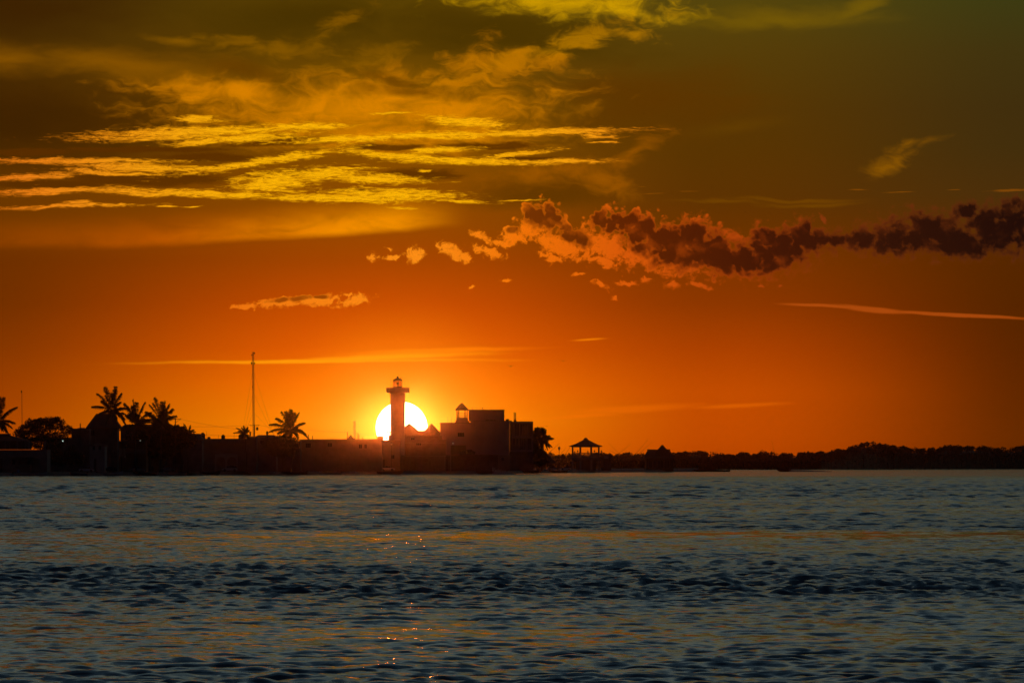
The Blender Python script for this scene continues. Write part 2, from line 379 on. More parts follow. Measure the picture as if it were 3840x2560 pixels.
class MB:
    """collects faces and links them as ONE mesh object"""
    def __init__(self):
        self.v, self.f = [], []
    def box(self, a, b):
        (x0, y0, z0), (x1, y1, z1) = a, b
        x0, x1 = sorted((x0, x1)); y0, y1 = sorted((y0, y1)); z0, z1 = sorted((z0, z1))
        n = len(self.v)
        self.v += [(x, y, z) for z in (z0, z1) for y in (y0, y1) for x in (x0, x1)]
        self.f += [tuple(n + i for i in q) for q in ((0, 2, 3, 1), (4, 5, 7, 6), (0, 1, 5, 4), (2, 6, 7, 3), (0, 4, 6, 2), (1, 3, 7, 5))]
        return self
    def rings(self, rings, cap0=True, cap1=True, closed=True):
        n = len(self.v); k = len(rings[0])
        for r in rings:
            self.v += [tuple(p) for p in r]
        for i in range(len(rings) - 1):
            for j in range(k if closed else k - 1):
                a, b = n + i * k + j, n + i * k + (j + 1) % k
                self.f.append((a, b, b + k, a + k))
        if cap0:
            self.f.append(tuple(n + j for j in range(k - 1, -1, -1)))
        if cap1:
            self.f.append(tuple(n + (len(rings) - 1) * k + j for j in range(k)))
        return self
    def lathe(self, c, prof, seg=16, square=False, rot=0.0):
        """prof: (radius, z) pairs round the vertical through c"""
        rings = []
        for r, z in prof:
            if square:
                rr = [(-1, -1), (1, -1), (1, 1), (-1, 1)]
                rings.append([(c[0] + r * p * math.cos(rot) - r * q * math.sin(rot), c[1] + r * p * math.sin(rot) + r * q * math.cos(rot), c[2] + z) for p, q in rr])
            else:
                rings.append([(c[0] + r * math.cos(rot + 2 * math.pi * j / seg), c[1] + r * math.sin(rot + 2 * math.pi * j / seg), c[2] + z) for j in range(seg)])
        return self.rings(rings)
    def tube(self, pts, r, seg=6, r1=None):
        pts = [Vector(p) for p in pts]
        rings = []
        for i, p in enumerate(pts):
            t = (pts[min(i + 1, len(pts) - 1)] - pts[max(i - 1, 0)]).normalized()
            u = t.cross(Vector((0, 1, 0.02)) if abs(t.y) < 0.9 else Vector((1, 0, 0))).normalized()
            w = t.cross(u)
            rr = r if r1 is None else r + (r1 - r) * i / max(1, len(pts) - 1)
            rings.append([p + (u * math.cos(2 * math.pi * j / seg) + w * math.sin(2 * math.pi * j / seg)) * rr for j in range(seg)])
        return self.rings(rings)
    def face(self, *pts):
        n = len(self.v)
        self.v += [tuple(p) for p in pts]
        self.f.append(tuple(range(n, n + len(pts))))
        return self
    def build(self, name, mat, parent=None, smooth=False, loc=None):
        me = bpy.data.meshes.new(name)
        me.from_pydata(self.v, [], self.f)
        me.materials.append(mat)
        if smooth:
            me.polygons.foreach_set('use_smooth', [True] * len(me.polygons))
        me.update()
        return link(name, me, parent, loc)

def link(name, me, parent=None, loc=None):
    o = bpy.data.objects.new(name, me)
    COL.objects.link(o)
    if loc is not None:
        o.location = loc
    if parent is not None:
        o.parent = parent
        if loc is None:                       # geometry given in world space: keep it there
            m = Matrix.Identity(4)
            q = parent
            while q is not None:
                m = Matrix.LocRotScale(q.location, q.rotation_euler, q.scale) @ m
                m = q.matrix_parent_inverse @ m if q.parent is not None else m
                q = q.parent
            o.matrix_parent_inverse = m.inverted()
    return o

def thing(name, label, cat, loc, group=None, rz=0.0):
    o = bpy.data.objects.new(name, None)
    o.empty_display_size = 0.5
    COL.objects.link(o)
    o.location = loc; o.rotation_euler = (0, 0, rz)
    return tag(o, label, cat, group)

def copy_tree(o, parent=None):
    c = o.copy(); COL.objects.link(c)
    if parent is not None:
        c.parent = parent
    for ch in o.children:
        copy_tree(ch, c)
    return c

# ------------------------------------------------------------------ materials
def mat(name, col, rough=0.8, vary=0.25, scale=2.0, metal=0.0, bump=0.0, spec=0.5):
    m = bpy.data.materials.new(name); m.use_nodes = True
    nt = m.node_tree; b = nt.nodes['Principled BSDF']; g = G(nt)
    tc = nt.nodes.new('ShaderNodeTexCoord')
    n = g.noise(tc.outputs['Object'], scale, 5, 0.6)
    lo = tuple(c * (1 - vary) for c in col) + (1,); hi = tuple(min(1, c * (1 + vary)) for c in col) + (1,)
    nt.links.new(g.ramp(n, [(0.3, lo), (0.7, hi)]), b.inputs['Base Color'])
    b.inputs['Roughness'].default_value = rough; b.inputs['Metallic'].default_value = metal
    b.inputs['Specular IOR Level'].default_value = spec
    if bump:
        bp = nt.nodes.new('ShaderNodeBump'); bp.inputs['Strength'].default_value = 0.6; bp.inputs['Distance'].default_value = bump
        nt.links.new(g.noise(tc.outputs['Object'], scale * 3, 6, 0.65), bp.inputs['Height'])
        nt.links.new(bp.outputs[0], b.inputs['Normal'])
    return m

M = dict(
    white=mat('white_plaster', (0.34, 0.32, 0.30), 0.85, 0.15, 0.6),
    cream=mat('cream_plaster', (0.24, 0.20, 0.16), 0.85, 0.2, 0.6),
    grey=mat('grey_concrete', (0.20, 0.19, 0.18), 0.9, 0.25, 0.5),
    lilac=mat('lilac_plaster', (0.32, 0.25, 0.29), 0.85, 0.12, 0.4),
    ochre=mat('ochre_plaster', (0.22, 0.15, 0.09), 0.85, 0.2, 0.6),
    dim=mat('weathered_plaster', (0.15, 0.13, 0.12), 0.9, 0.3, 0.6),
    thatch=mat('palm_thatch', (0.13, 0.09, 0.055), 0.95, 0.4, 3.0, bump=0.08),
    tile=mat('clay_tile', (0.20, 0.09, 0.05), 0.85, 0.3, 2.0),
    wood=mat('weathered_wood', (0.11, 0.08, 0.055), 0.85, 0.35, 1.5),
    door=mat('door_paint', (0.07, 0.06, 0.06), 0.6, 0.2, 1.0),
    frame=mat('window_frame', (0.30, 0.29, 0.28), 0.6, 0.1, 2.0),
    glass=mat('window_glass', (0.02, 0.022, 0.025), 0.08, 0.1, 1.0),
    metal=mat('galvanised_steel', (0.16, 0.16, 0.17), 0.5, 0.2, 2.0, metal=0.6),
    dark=mat('dark_paint', (0.03, 0.03, 0.032), 0.5, 0.2, 2.0),
    tank=mat('black_tank', (0.025, 0.025, 0.025), 0.5, 0.2, 1.0),
    leaf=mat('dark_leaf', (0.035, 0.05, 0.018), 0.6, 0.5, 1.2),
    frond=mat('palm_leaf', (0.045, 0.065, 0.022), 0.5, 0.4, 1.2),
    mangrove=mat('mangrove_leaf', (0.04, 0.055, 0.022), 0.7, 0.4, 0.4),
    trunk=mat('palm_trunk', (0.10, 0.08, 0.06), 0.9, 0.3, 3.0),
    sand=mat('beach_sand', (0.20, 0.16, 0.12), 0.95, 0.3, 0.25, bump=0.05),
    soil=mat('town_ground', (0.14, 0.12, 0.10), 0.95, 0.3, 0.1),
    rubber=mat('tyre_rubber', (0.02, 0.02, 0.02), 0.9, 0.2, 2.0),
    carw=mat('white_car_paint', (0.55, 0.55, 0.56), 0.25, 0.03, 0.3, spec=0.6),
    cars=mat('silver_car_paint', (0.30, 0.31, 0.33), 0.25, 0.03, 0.3, metal=0.3),
    carr=mat('red_car_paint', (0.16, 0.03, 0.03), 0.25, 0.03, 0.3),
    card=mat('dark_car_paint', (0.03, 0.03, 0.04), 0.25, 0.03, 0.3),
    hullw=mat('white_hull_paint', (0.48, 0.48, 0.48), 0.45, 0.15, 0.8),
    hullb=mat('blue_hull_paint', (0.06, 0.10, 0.18), 0.45, 0.2, 0.8),
    hulld=mat('dark_hull_paint', (0.05, 0.045, 0.04), 0.5, 0.2, 0.8),
    bamboo=mat('bamboo', (0.12, 0.09, 0.05), 0.7, 0.2, 3.0),
    bird=mat('dark_feather', (0.02, 0.02, 0.02), 0.8, 0.2, 3.0),
    foam=mat('spray_foam', (0.55, 0.57, 0.60), 0.7, 0.1, 3.0),
    blue=mat('blue_plastic', (0.08, 0.14, 0.35), 0.4, 0.1, 1.0),
    cloth=mat('dark_cloth', (0.05, 0.05, 0.06), 0.9, 0.2, 3.0),
    skin=mat('skin', (0.25, 0.14, 0.09), 0.6, 0.1, 3.0),
)

def emission(name, col, strength):
    m = bpy.data.materials.new(name); m.use_nodes = True
    nt = m.node_tree; nt.nodes.clear()
    o = nt.nodes.new('ShaderNodeOutputMaterial'); e = nt.nodes.new('ShaderNodeEmission')
    e.inputs['Color'].default_value = col; e.inputs['Strength'].default_value = strength
    nt.links.new(e.outputs[0], o.inputs[0])
    return m
M['lamp'] = emission('lit_lamp', (0.75, 1.0, 0.85, 1), 1.6)
def sun_material():
    m = emission('sun_surface', SUN_COL + (1,), SUN_STR)
    nt = m.node_tree; o = [n for n in nt.nodes if n.type == 'OUTPUT_MATERIAL'][0]; e = [n for n in nt.nodes if n.type == 'EMISSION'][0]
    ad = nt.nodes.new('ShaderNodeAddShader'); tr = nt.nodes.new('ShaderNodeBsdfTransparent')      # glowing gas: light passes through
    nt.links.new(e.outputs[0], ad.inputs[0]); nt.links.new(tr.outputs[0], ad.inputs[1]); nt.links.new(ad.outputs[0], o.inputs[0])
    return m
M['sun'] = sun_material()

def clear_glass():
    m = bpy.data.materials.new('clear_pane'); m.use_nodes = True
    nt = m.node_tree; nt.nodes.clear()
    o = nt.nodes.new('ShaderNodeOutputMaterial'); mx = nt.nodes.new('ShaderNodeMixShader')
    t = nt.nodes.new('ShaderNodeBsdfTransparent'); t.inputs[0].default_value = (0.9, 0.86, 0.8, 1)
    gl = nt.nodes.new('ShaderNodeBsdfGlossy'); gl.inputs['Roughness'].default_value = 0.05
    mx.inputs[0].default_value = 0.07
    nt.links.new(t.outputs[0], mx.inputs[1]); nt.links.new(gl.outputs[0], mx.inputs[2]); nt.links.new(mx.outputs[0], o.inputs[0])
    return m
M['pane'] = clear_glass()

# ------------------------------------------------------------------ the sun itself
def build_sun():
    D = 40000.0
    bm = bmesh.new()
    bmesh.ops.create_uvsphere(bm, u_segments=64, v_segments=32, radius=D * math.tan(SUN_R))
    me = bpy.data.meshes.new('sun'); bm.to_mesh(me); bm.free()
    me.polygons.foreach_set('use_smooth', [True] * len(me.polygons))
    me.materials.append(M['sun'])
    o = link('sun', me); o.location = Vector((0, 0, CAM_H)) + SUN_DIR * D
    tag(o, 'huge white setting sun half hidden behind the lighthouse shaft', 'sun')
build_sun()

# ------------------------------------------------------------------ water
SHORE_PX = [(-2600, 1405), (0, 1441), (350, 1500), (900, 1640), (1400, 1750), (1850, 1775), (2200, 2110), (2480, 2250), (2640, 2330)]
def shore(px):
    return float(np.interp(px, [p for p, _ in SHORE_PX], [d for _, d in SHORE_PX]))

def build_water():
    rs = [12.0]
    while rs[-1] < 4700:
        r = rs[-1]
        rs.append(r * (1.04 if r < 70 else 1.0016 if r < 1450 else 1.012 if r < 2400 else 1.04))
    rs = np.array(rs)
    fine = np.radians(np.linspace(-7.0, 7.0, 500))
    side = np.radians(np.concatenate([np.linspace(7.1, 12, 34), np.linspace(13, 60, 20), np.linspace(66, 174, 19)]))
    th = np.concatenate([-side[::-1], fine, side])
    A, B = np.meshgrid(th, rs)
    Xw, Yw = B * np.sin(A), B * np.cos(A)
    dr = np.gradient(rs)[:, None] * np.ones_like(A)
    dl = B * np.gradient(th)[None, :]
    rng = np.random.default_rng(3)
    # slow variation of the wind: smooth and ruffled belts
    def belts(x, y):
        s = np.zeros_like(x)
        for _ in range(14):
            a = rng.normal(0, 0.35); k = 2 * np.pi / rng.uniform(22, 110)
            s += np.sin(k * (np.sin(a) * x * 0.35 + np.cos(a) * y) + rng.uniform(0, 6.28)) * 0.3
        return s
    # belts of ruffled and calmer water lying across the bay, bent a little by the wind
    reach = Yw * (1 + 0.05 * np.sin(Xw / (9 + Yw * .02) + Yw * .013) + 0.035 * belts(Xw * 1.5, Yw * .6) + 0.0035 * np.degrees(A))
    wind = np.interp(reach, [70, 82, 95, 108, 122, 146, 160, 176, 205, 238, 262, 292, 335, 390, 430, 490, 620, 900, 1600, 3000],
                     [.50, .58, 1.0, .62, 1.05, 1.45, 1.36, .74, .70, .76, 1.0, 1.30, 1.10, .88, .78, 1.0, 1.1, 1.1, 1.1, .9])
    wind = np.clip(wind + 0.22 * belts(Xw * 2.5, Yw), 0.3, 1.7)
    Z = np.zeros_like(Xw)
    open_bay = np.clip((Yw - 180) / 420, 0, 1)
    for k in range(200):
        lam = math.exp(rng.uniform(math.log(0.20), math.log(5.0)))
        ang = rng.normal(0.12, 0.46)
        if rng.random() < 0.22:
            ang += rng.choice([-1, 1]) * 0.7
        slope = WAVE_SLOPE * (1.3 if lam < 0.55 else 1.1 if lam < 0.9 else 0.62 if lam < 1.8 else 1.0)
        amp = slope * lam / (2 * np.pi)
        kx, ky = 2 * np.pi / lam * math.sin(ang), 2 * np.pi / lam * math.cos(ang)
        res = np.minimum(lam / np.maximum(abs(math.cos(ang)) * dr, 1e-6), lam / np.maximum(abs(math.sin(ang)) * dl, 1e-6))
        fade = np.clip((res - 1.7) / 1.2, 0, 1)
        if lam > 1.8:
            fade = fade * (0.22 + 0.78 * open_bay)
        if fade.max() <= 0:
            continue
        rows = np.nonzero(fade.max(axis=1) > 0)[0]; r0, r1 = rows[0], rows[-1] + 1
        p = (kx * Xw[r0:r1] + ky * Yw[r0:r1] + rng.uniform(0, 6.28)).astype(np.float32)
        s = np.sin(p)
        Z[r0:r1] += amp * fade[r0:r1] * (s + 0.22 * (1 - 2 * s * s)) * (wind[r0:r1] if lam < 2 else 0.4 + 0.6 * wind[r0:r1])
    nr, na = Xw.shape
    co = np.stack([Xw, Yw, Z], -1).reshape(-1, 3)
    co = np.vstack([co, [[0, 0, -0.0]]])
    i, j = np.meshgrid(np.arange(nr - 1), np.arange(na - 1), indexing='ij')
    a = i * na + j
    quads = np.stack([a, a + na, a + na + 1, a + 1], -1).reshape(-1, 4)[:, ::-1]
    # close the circle behind the camera and the small disc under it
    k = np.arange(nr - 1)
    seam = np.stack([k * na + na - 1, (k + 1) * na + na - 1, (k + 1) * na, k * na], -1)[:, ::-1]
    quads = np.vstack([quads, seam])
    j = np.arange(na)
    fan = np.stack([np.full(na, nr * na), j, (j + 1) % na], -1)[:, ::-1]
    me = bpy.data.meshes.new('water')
    nq, nf = len(quads), len(fan)
    me.vertices.add(len(co)); me.vertices.foreach_set('co', co.astype(np.float32).ravel())
    me.loops.add(nq * 4 + nf * 3)
    me.loops.foreach_set('vertex_index', np.concatenate([quads.ravel(), fan.ravel()]).astype(np.int32))
    me.polygons.add(nq + nf)
    me.polygons.foreach_set('loop_start', np.concatenate([np.arange(nq) * 4, nq * 4 + np.arange(nf) * 3]).astype(np.int32))
    me.polygons.foreach_set('use_smooth', np.ones(nq + nf, dtype=bool))
    me.update(); me.validate()
    at_ = me.attributes.new('wind', 'FLOAT', 'POINT')
    at_.data.foreach_set('value', np.append(wind.ravel(), 1.0).astype(np.float32))
    m = bpy.data.materials.new('sea_water'); m.use_nodes = True
    nt = m.node_tree; b = nt.nodes['Principled BSDF']; g = G(nt)
    b.inputs['Base Color'].default_value = (0.04, 0.085, 0.11, 1)
    b.inputs['Roughness'].default_value = 0.09
    b.inputs['IOR'].default_value = 1.333
    tc = nt.nodes.new('ShaderNodeTexCoord'); P = tc.outputs['Object']
    wa = nt.nodes.new('ShaderNodeAttribute'); wa.attribute_name = 'wind'; belt = wa.outputs['Fac']
    n1 = g.noise(g.vm('MULTIPLY', P, (2.2, 3.0, 0)), 1.0, 3, 0.6, color=True)
    n2 = g.noise(g.vm('MULTIPLY', P, (0.5, 0.7, 0)), 1.0, 3, 0.55, color=True)
    tilt = g.vm('ADD', g.vm('MULTIPLY', n1, (0.5, 0.9, 0)), g.vm('MULTIPLY', n2, (0.4, 0.8, 0)))
    tilt = g.vm('SCALE', tilt, scale=g.m('MULTIPLY_ADD', belt, RIPPLE * 0.8, RIPPLE * 0.2))
    ge = nt.nodes.new('ShaderNodeNewGeometry')
    nt.links.new(g.vm('NORMALIZE', g.vm('ADD', ge.outputs['Normal'], tilt)), b.inputs['Normal'])
    nt.links.new(g.m('MULTIPLY_ADD', belt, 0.07, 0.07), b.inputs['Roughness'])
    me.materials.append(m)
    tag(link('water', me), kind='structure')
build_water()

# ------------------------------------------------------------------ land
def build_land():
    mb = MB()
    px = list(range(-2600, 2641, 60))
    rows = []
    for off, z in ((-3, -0.6), (0, -0.12), (5, 0.35), (11, 0.8)):
        rows.append([(lambda d: (at(p, 1741, d + off).x, d + off, z))(shore(p)) for p in px])
    mb.rings(rows, False, False, closed=False)
    mb.f = [f[::-1] for f in mb.f]
    tag(mb.build('beach', M['sand'], smooth=True), kind='structure')
    g2 = MB()
    rows = []
    for off, z in ((11, 0.79), (13, 0.92), (60, 1.0), (300, 1.0), (820, 1.0)):
        rows.append([(lambda d: (at(p, 1741, d + off).x, d + off, z))(shore(p)) for p in px])
    g2.rings(rows, False, False, closed=False)
    g2.f = [f[::-1] for f in g2.f]
    tag(g2.build('ground', M['soil'], smooth=True), kind='structure')
    # the low mangrove bank on the far side of the inlet
    mb = MB(); rows = []
    for off, z in ((-6, -0.5), (0, -0.05), (10, 0.3), (500, 0.4)):
        rows.append([(at(p, 1741, far_shore(p) + off).x, far_shore(p) + off, z) for p in range(1500, 5200, 60)])
    mb.rings(rows, False, False, closed=False)
    mb.f = [f[::-1] for f in mb.f]
    tag(mb.build('mangrove_bank', M['soil'], smooth=True), kind='structure')
def far_shore(px):
    return float(np.interp(px, [1500, 2700, 3000, 3300, 3840, 5200], [3500, 3420, 3400, 3560, 3760, 4000]))
build_land()
GZ = 1.0

# ------------------------------------------------------------------ hazy air over the lagoon
def build_haze():
    mb = MB().box((-4800, -4800, -2.0), (4800, 4900, 42.0))
    m = bpy.data.materials.new('thin_haze'); m.use_nodes = True
    nt = m.node_tree; nt.nodes.clear()
    o = nt.nodes.new('ShaderNodeOutputMaterial'); v = nt.nodes.new('ShaderNodeVolumePrincipled')
    v.inputs['Color'].default_value = (0.95, 0.93, 0.90, 1); v.inputs['Density'].default_value = HAZE_DENSITY
    v.inputs['Anisotropy'].default_value = HAZE_G
    nt.links.new(v.outputs[0], o.inputs['Volume'])
    tag(mb.build('haze', m), kind='stuff')
build_haze()

# ------------------------------------------------------------------ builders for the town
class Plan:
    """turns photograph pixels into metres on the upright plane at distance D"""
    def __init__(self, D):
        self.D = D
        self.k = D / F
    def x(self, px):
        return (px - 1920) * self.k
    def z(self, py):
        return at(1920, py, self.D).z

def wall_holes(mb, x0, x1, z0, z1, y, t, holes):
    """an upright wall x0..x1, z0..z1 whose front is at y and whose thickness is t, pierced by holes"""
    xs = sorted({x0, x1, *[h[0] for h in holes], *[h[1] for h in holes]})
    zs = sorted({z0, z1, *[h[2] for h in holes], *[h[3] for h in holes]})
    xs = [v for v in xs if x0 <= v <= x1]; zs = [v for v in zs if z0 <= v <= z1]
    for a, b in zip(xs, xs[1:]):
        run = None
        for c, d in zip(zs, zs[1:]):
            solid = not any(h[0] < (a + b) / 2 < h[1] and h[2] < (c + d) / 2 < h[3] for h in holes)
            if solid:
                run = (run[0], d) if run else (c, d)
            if (not solid or d == zs[-1]) and run:
                mb.box((a, y, run[0]), (b, y + t, run[1])); run = None

def window(parent, x0, x1, z0, z1, y, bars=1, name='window', fm='frame', pm='glass'):
    """frame set 4 cm behind the wall face, pane behind it as its own piece"""
    f = MB(); w = 0.07
    f.box((x0 + 0.002, y + 0.06, z0 + 0.002), (x0 + w, y + 0.14, z1 - 0.002)); f.box((x1 - w, y + 0.06, z0 + 0.002), (x1 - 0.002, y + 0.14, z1 - 0.002))
    f.box((x0 + w, y + 0.06, z1 - w), (x1 - w, y + 0.14, z1 - 0.002)); f.box((x0 + w, y + 0.06, z0 + 0.002), (x1 - w, y + 0.14, z0 + w))
    for i in range(bars):
        xm = x0 + (x1 - x0) * (i + 1) / (bars + 1)
        f.box((xm - 0.03, y + 0.07, z0 + w), (xm + 0.03, y + 0.13, z1 - w))
    fo = f.build(name, M[fm], parent)
    MB().box((x0 + w * 0.6, y + 0.145, z0 + w * 0.6), (x1 - w * 0.6, y + 0.165, z1 - w * 0.6)).build('pane', M[pm], fo)
    return fo

def door(parent, x0, x1, z0, z1, y, m='door'):
    d = MB(); d.box((x0 + 0.01, y + 0.08, z0), (x1 - 0.01, y + 0.14, z1 - 0.01))
    o = d.build('door', M[m], parent)
    MB().box((x1 - 0.16, y + 0.03, z0 + 0.95), (x1 - 0.10, y + 0.08, z0 + 1.1)).build('handle', M['metal'], o)
    return o

def house(name, label, px0, px1, py_top, D, deep, wall='white', windows=(), doors=(), openings=(), parapet=0.35, group=None, z0=None, cat='house', slab='grey', py_base=None):
    """flat-roofed block: pierced front wall, side and back walls, roof slab with a parapet; windows in photograph pixels (x0, y0, x1, y1)"""
    p = Plan(D); xa, xb = p.x(px0), p.x(px1); zt = p.z(py_top)
    zb = (GZ - 0.05) if z0 is None else z0
    if py_base is not None:
        zb = p.z(py_base)
    t = thing(name, label, cat, ((xa + xb) / 2, D + deep / 2, zb), group)
    rect = lambda w: (p.x(w[0]), p.x(w[2]), p.z(w[3]), p.z(w[1]))
    hs = [rect(w) for w in windows]; ds = [(p.x(d[0]), p.x(d[1]), GZ, p.z(d[2])) for d in doors]; os_ = [rect(w) for w in openings]
    zr = zt - parapet
    w = MB()
    wall_holes(w, xa, xb, zb, zr - 0.2, D, 0.28, hs + ds + os_)
    w.box((xa, D + 0.28, zb), (xa + 0.25, D + deep, zr - 0.2)); w.box((xb - 0.25, D + 0.28, zb), (xb, D + deep, zr - 0.2))
    w.box((xa + 0.25, D + deep - 0.25, zb), (xb - 0.25, D + deep, zr - 0.2))
    if os_:
        w.box((xa + 0.25, D + 2.6, zb), (xb - 0.25, D + 2.8, zr - 0.2))
        for o in os_:
            w.box((o[0] - 0.1, D + 0.28, o[2] - 0.16), (o[1] + 0.1, D + 2.6, o[2] - 0.002))
    w.build('wall', M[wall], t)
    r = MB(); r.box((xa - 0.06, D - 0.06, zr - 0.2), (xb + 0.06, D + deep + 0.06, zr))
    ro = r.build('roof', M[slab], t)
    if parapet > 0.05:
        q = MB(); q.box((xa, D, zr), (xb, D + 0.18, zt)); q.box((xa, D + deep - 0.18, zr), (xb, D + deep, zt))
        q.box((xa, D + 0.18, zr), (xa + 0.18, D + deep - 0.18, zt)); q.box((xb - 0.18, D + 0.18, zr), (xb, D + deep - 0.18, zt))
        q.build('parapet', M[wall], ro)
    for h in hs:
        window(t, *h, D, bars=2 if h[1] - h[0] > 1.6 else 1)
    for d in ds:
        door(t, *d, D)
    return t

def balustrade(parent, x0, x1, z0, z1, y, step=0.22, m='white', depth=0.14, name='railing'):
    r = MB(); r.box((x0, y, z1 - 0.1), (x1, y + depth, z1)); r.box((x0, y, z0), (x1, y + depth, z0 + 0.08))
    ro = r.build(name, M[m], parent)
    n = max(2, int((x1 - x0) / step)); me = None
    for i in range(n):
        xx = x0 + (x1 - x0) * (i + 0.5) / n
        if me is None:
            b = MB(); h = z1 - z0 - 0.18
            b.lathe((0, 0, 0), [(0.045, 0), (0.03, h * 0.15), (0.06, h * 0.4), (0.03, h * 0.8), (0.045, h)], 6)
            o = b.build('baluster', M[m]); me = o.data
        else:
            o = bpy.data.objects.new('baluster', me); COL.objects.link(o)
        o.location = (xx, y + depth / 2, z0 + 0.08)
        place_child(o, ro)
    return ro

def place_child(o, parent):
    """parent o without moving it (o.location is in world space)"""
    m = Matrix.Identity(4); q = parent
    chain = []
    while q is not None:
        chain.append(q); q = q.parent
    for q in reversed(chain):
        m = m @ q.matrix_parent_inverse @ Matrix.LocRotScale(q.location, q.rotation_euler, q.scale) if q.parent is not None else m @ Matrix.LocRotScale(q.location, q.rotation_euler, q.scale)
    o.parent = parent
    o.matrix_parent_inverse = m.inverted()

def gable_roof(mb, x0, x1, y0, y1, z0, z1, ridge='x', inset=0.0, thick=0.25):
    """pitched or hipped roof on a rectangle; inset shortens the ridge at both ends"""
    if ridge == 'x':
        ym = (y0 + y1) / 2
        a, b = (x0 + inset, ym, z1), (x1 - inset, ym, z1)
        c = [(x0, y0, z0), (x1, y0, z0), (x1, y1, z0), (x0, y1, z0)]
        mb.face(c[0], c[1], b, a); mb.face(c[2], c[3], a, b); mb.face(c[1], c[2], b); mb.face(c[3], c[0], a)
    else:
        xm = (x0 + x1) / 2
        a, b = (xm, y0 + inset, z1), (xm, y1 - inset, z1)
        c = [(x0, y0, z0), (x1, y0, z0), (x1, y1, z0), (x0, y1, z0)]
        mb.face(c[1], c[2], b, a); mb.face(c[3], c[0], a, b); mb.face(c[0], c[1], a); mb.face(c[2], c[3], b)
    mb.rings([[(x, y, z - thick) for x, y, z in c], c], True, False)
    return mb

def thatch_cone(mb, cx, cy, z0, z1, r, seg=14, drop=0.35, squash=1.0):
    """palm-thatched cone with a slightly bulging, ragged eave"""
    rr = random.Random(int(cx * 10))
    prof = [(0.04, 1.0), (0.10, 0.95), (0.3, 0.74), (0.55, 0.46), (0.8, 0.2), (1.0, 0.0)]
    rings = []
    for f, h in reversed(prof):
        rings.append([(cx + r * f * math.cos(2 * math.pi * j / seg) * (1 + rr.uniform(-.02, .02)), cy + squash * r * f * math.sin(2 * math.pi * j / seg), z0 + (z1 - z0) * h + (rr.uniform(-.12, .08) if f == 1.0 else rr.uniform(-.05, .05))) for j in range(seg)])
    under = [(cx + r * 0.9 * math.cos(2 * math.pi * j / seg), cy + squash * r * 0.9 * math.sin(2 * math.pi * j / seg), z0 - drop * 0.4) for j in range(seg)]
    mb.rings([under] + rings)
    return mb

# ------------------------------------------------------------------ palms
def frond_mesh(base, tip, rise, width, seed, n=56, wind=0.12):
    """one feather leaf: a tapering rib with two rows of drooping leaflets"""
    rr = random.Random(seed)
    base, tip = Vector(base), Vector(tip)
    L = (tip - base).length
    ctrl = base.lerp(tip, 0.5) + Vector((0, 0, rise * L))
    pt = lambda t: base * (1 - t) ** 2 + ctrl * 2 * t * (1 - t) + tip * t * t
    mb = MB()
    mb.tube([pt(i / 9) for i in range(10)], 0.055, 4, 0.012)
    for i in range(n):
        t = 0.12 + 0.88 * (i + rr.random() * 0.6) / n
        p = pt(t); d = (pt(min(1, t + 0.02)) - pt(t - 0.02)).normalized()
        side = d.cross(Vector((0, 0, 1)))
        if side.length < 0.1:
            side = Vector((1, 0, 0))
        side.normalize()
        up = side.cross(d).normalized()
        ln = width * (0.35 + 0.65 * math.sin(math.pi * min(1, 0.18 + 0.74 * t))) * rr.uniform(0.8, 1.15)
        for s in (-1, 1):
            droop = rr.uniform(0.2, 0.95)
            v = (side * s * (0.5 + 0.2 * rr.random()) + up * (0.5 * s * rr.random()) + d * (0.55 + 0.35 * t) + Vector((wind, 0, -droop * 0.9))).normalized()
            w = v.cross(Vector((0.2, 1, 0.1))).normalized() * (0.062 + 0.025 * rr.random())
            m1 = p + v * ln * 0.5 + Vector((0, 0, -0.02 * ln)); e = p + v * ln + Vector((wind * 0.2, 0, -0.16 * ln))
            mb.face(p - w * 0.6, p + w * 0.6, m1 + w, e, m1 - w)
    return mb

def palm(name, label, px, py, D, tips, extra=6, base_px=None, scale=1.3, zg=GZ, seed=1, trunk_r=0.16, rise=0.22, wind=0.12):
    """crown heart at pixel px, py; every tip (pixel offset) is one feather leaf"""
    rr = random.Random(seed)
    c = at(px, py, D)
    foot = Vector(((base_px if base_px is not None else px + 3) and at(base_px if base_px is not None else px + 3, py, D).x, D, zg - 0.1))
    t = thing(name, label, 'palm tree', foot)
    tr = MB(); pts = []
    for i in range(9):
        f = i / 8
        pts.append(foot.lerp(c, f) + Vector((0.35 * math.sin(math.pi * f) * rr.choice((-1, 1)) * 0.6, 0, 0)) * (1 if i not in (0, 8) else 0))
    tr.tube(pts, trunk_r * 1.5, 8, trunk_r)
    tr.build('trunk', M['trunk'], t, smooth=True)
    k = D / F
    for i, (dx, dy) in enumerate(tips):
        yy = rr.uniform(-1.4, 1.4)
        tip = c + Vector((dx * k, yy, -dy * k))
        frond_mesh(c + Vector((rr.uniform(-.1, .1), rr.uniform(-.1, .1), 0)), tip, rise * (1 if dy < 25 else 1.8), scale, seed * 100 + i, wind=wind).build('frond', M['frond'], t)
    rad = sum(math.hypot(*q) for q in tips) / len(tips) * k
    for i in range(extra):
        a = rr.uniform(0, 2 * math.pi); el = rr.uniform(-0.5, 0.75)
        tip = c + Vector((math.cos(a) * rad * 0.45, math.sin(a) * rad * 0.95, rad * el))
        frond_mesh(c, tip, rise, scale, seed * 100 + 50 + i, wind=wind).build('frond', M['frond'], t)
    h = MB(); h.lathe((c.x, c.y, c.z - 0.5), [(trunk_r, 0), (trunk_r * 2.0, 0.35), (trunk_r * 1.6, 0.65), (0.05, 0.9)], 8)
    h.build('crown_shaft', M['frond'], t, smooth=True)
    return t

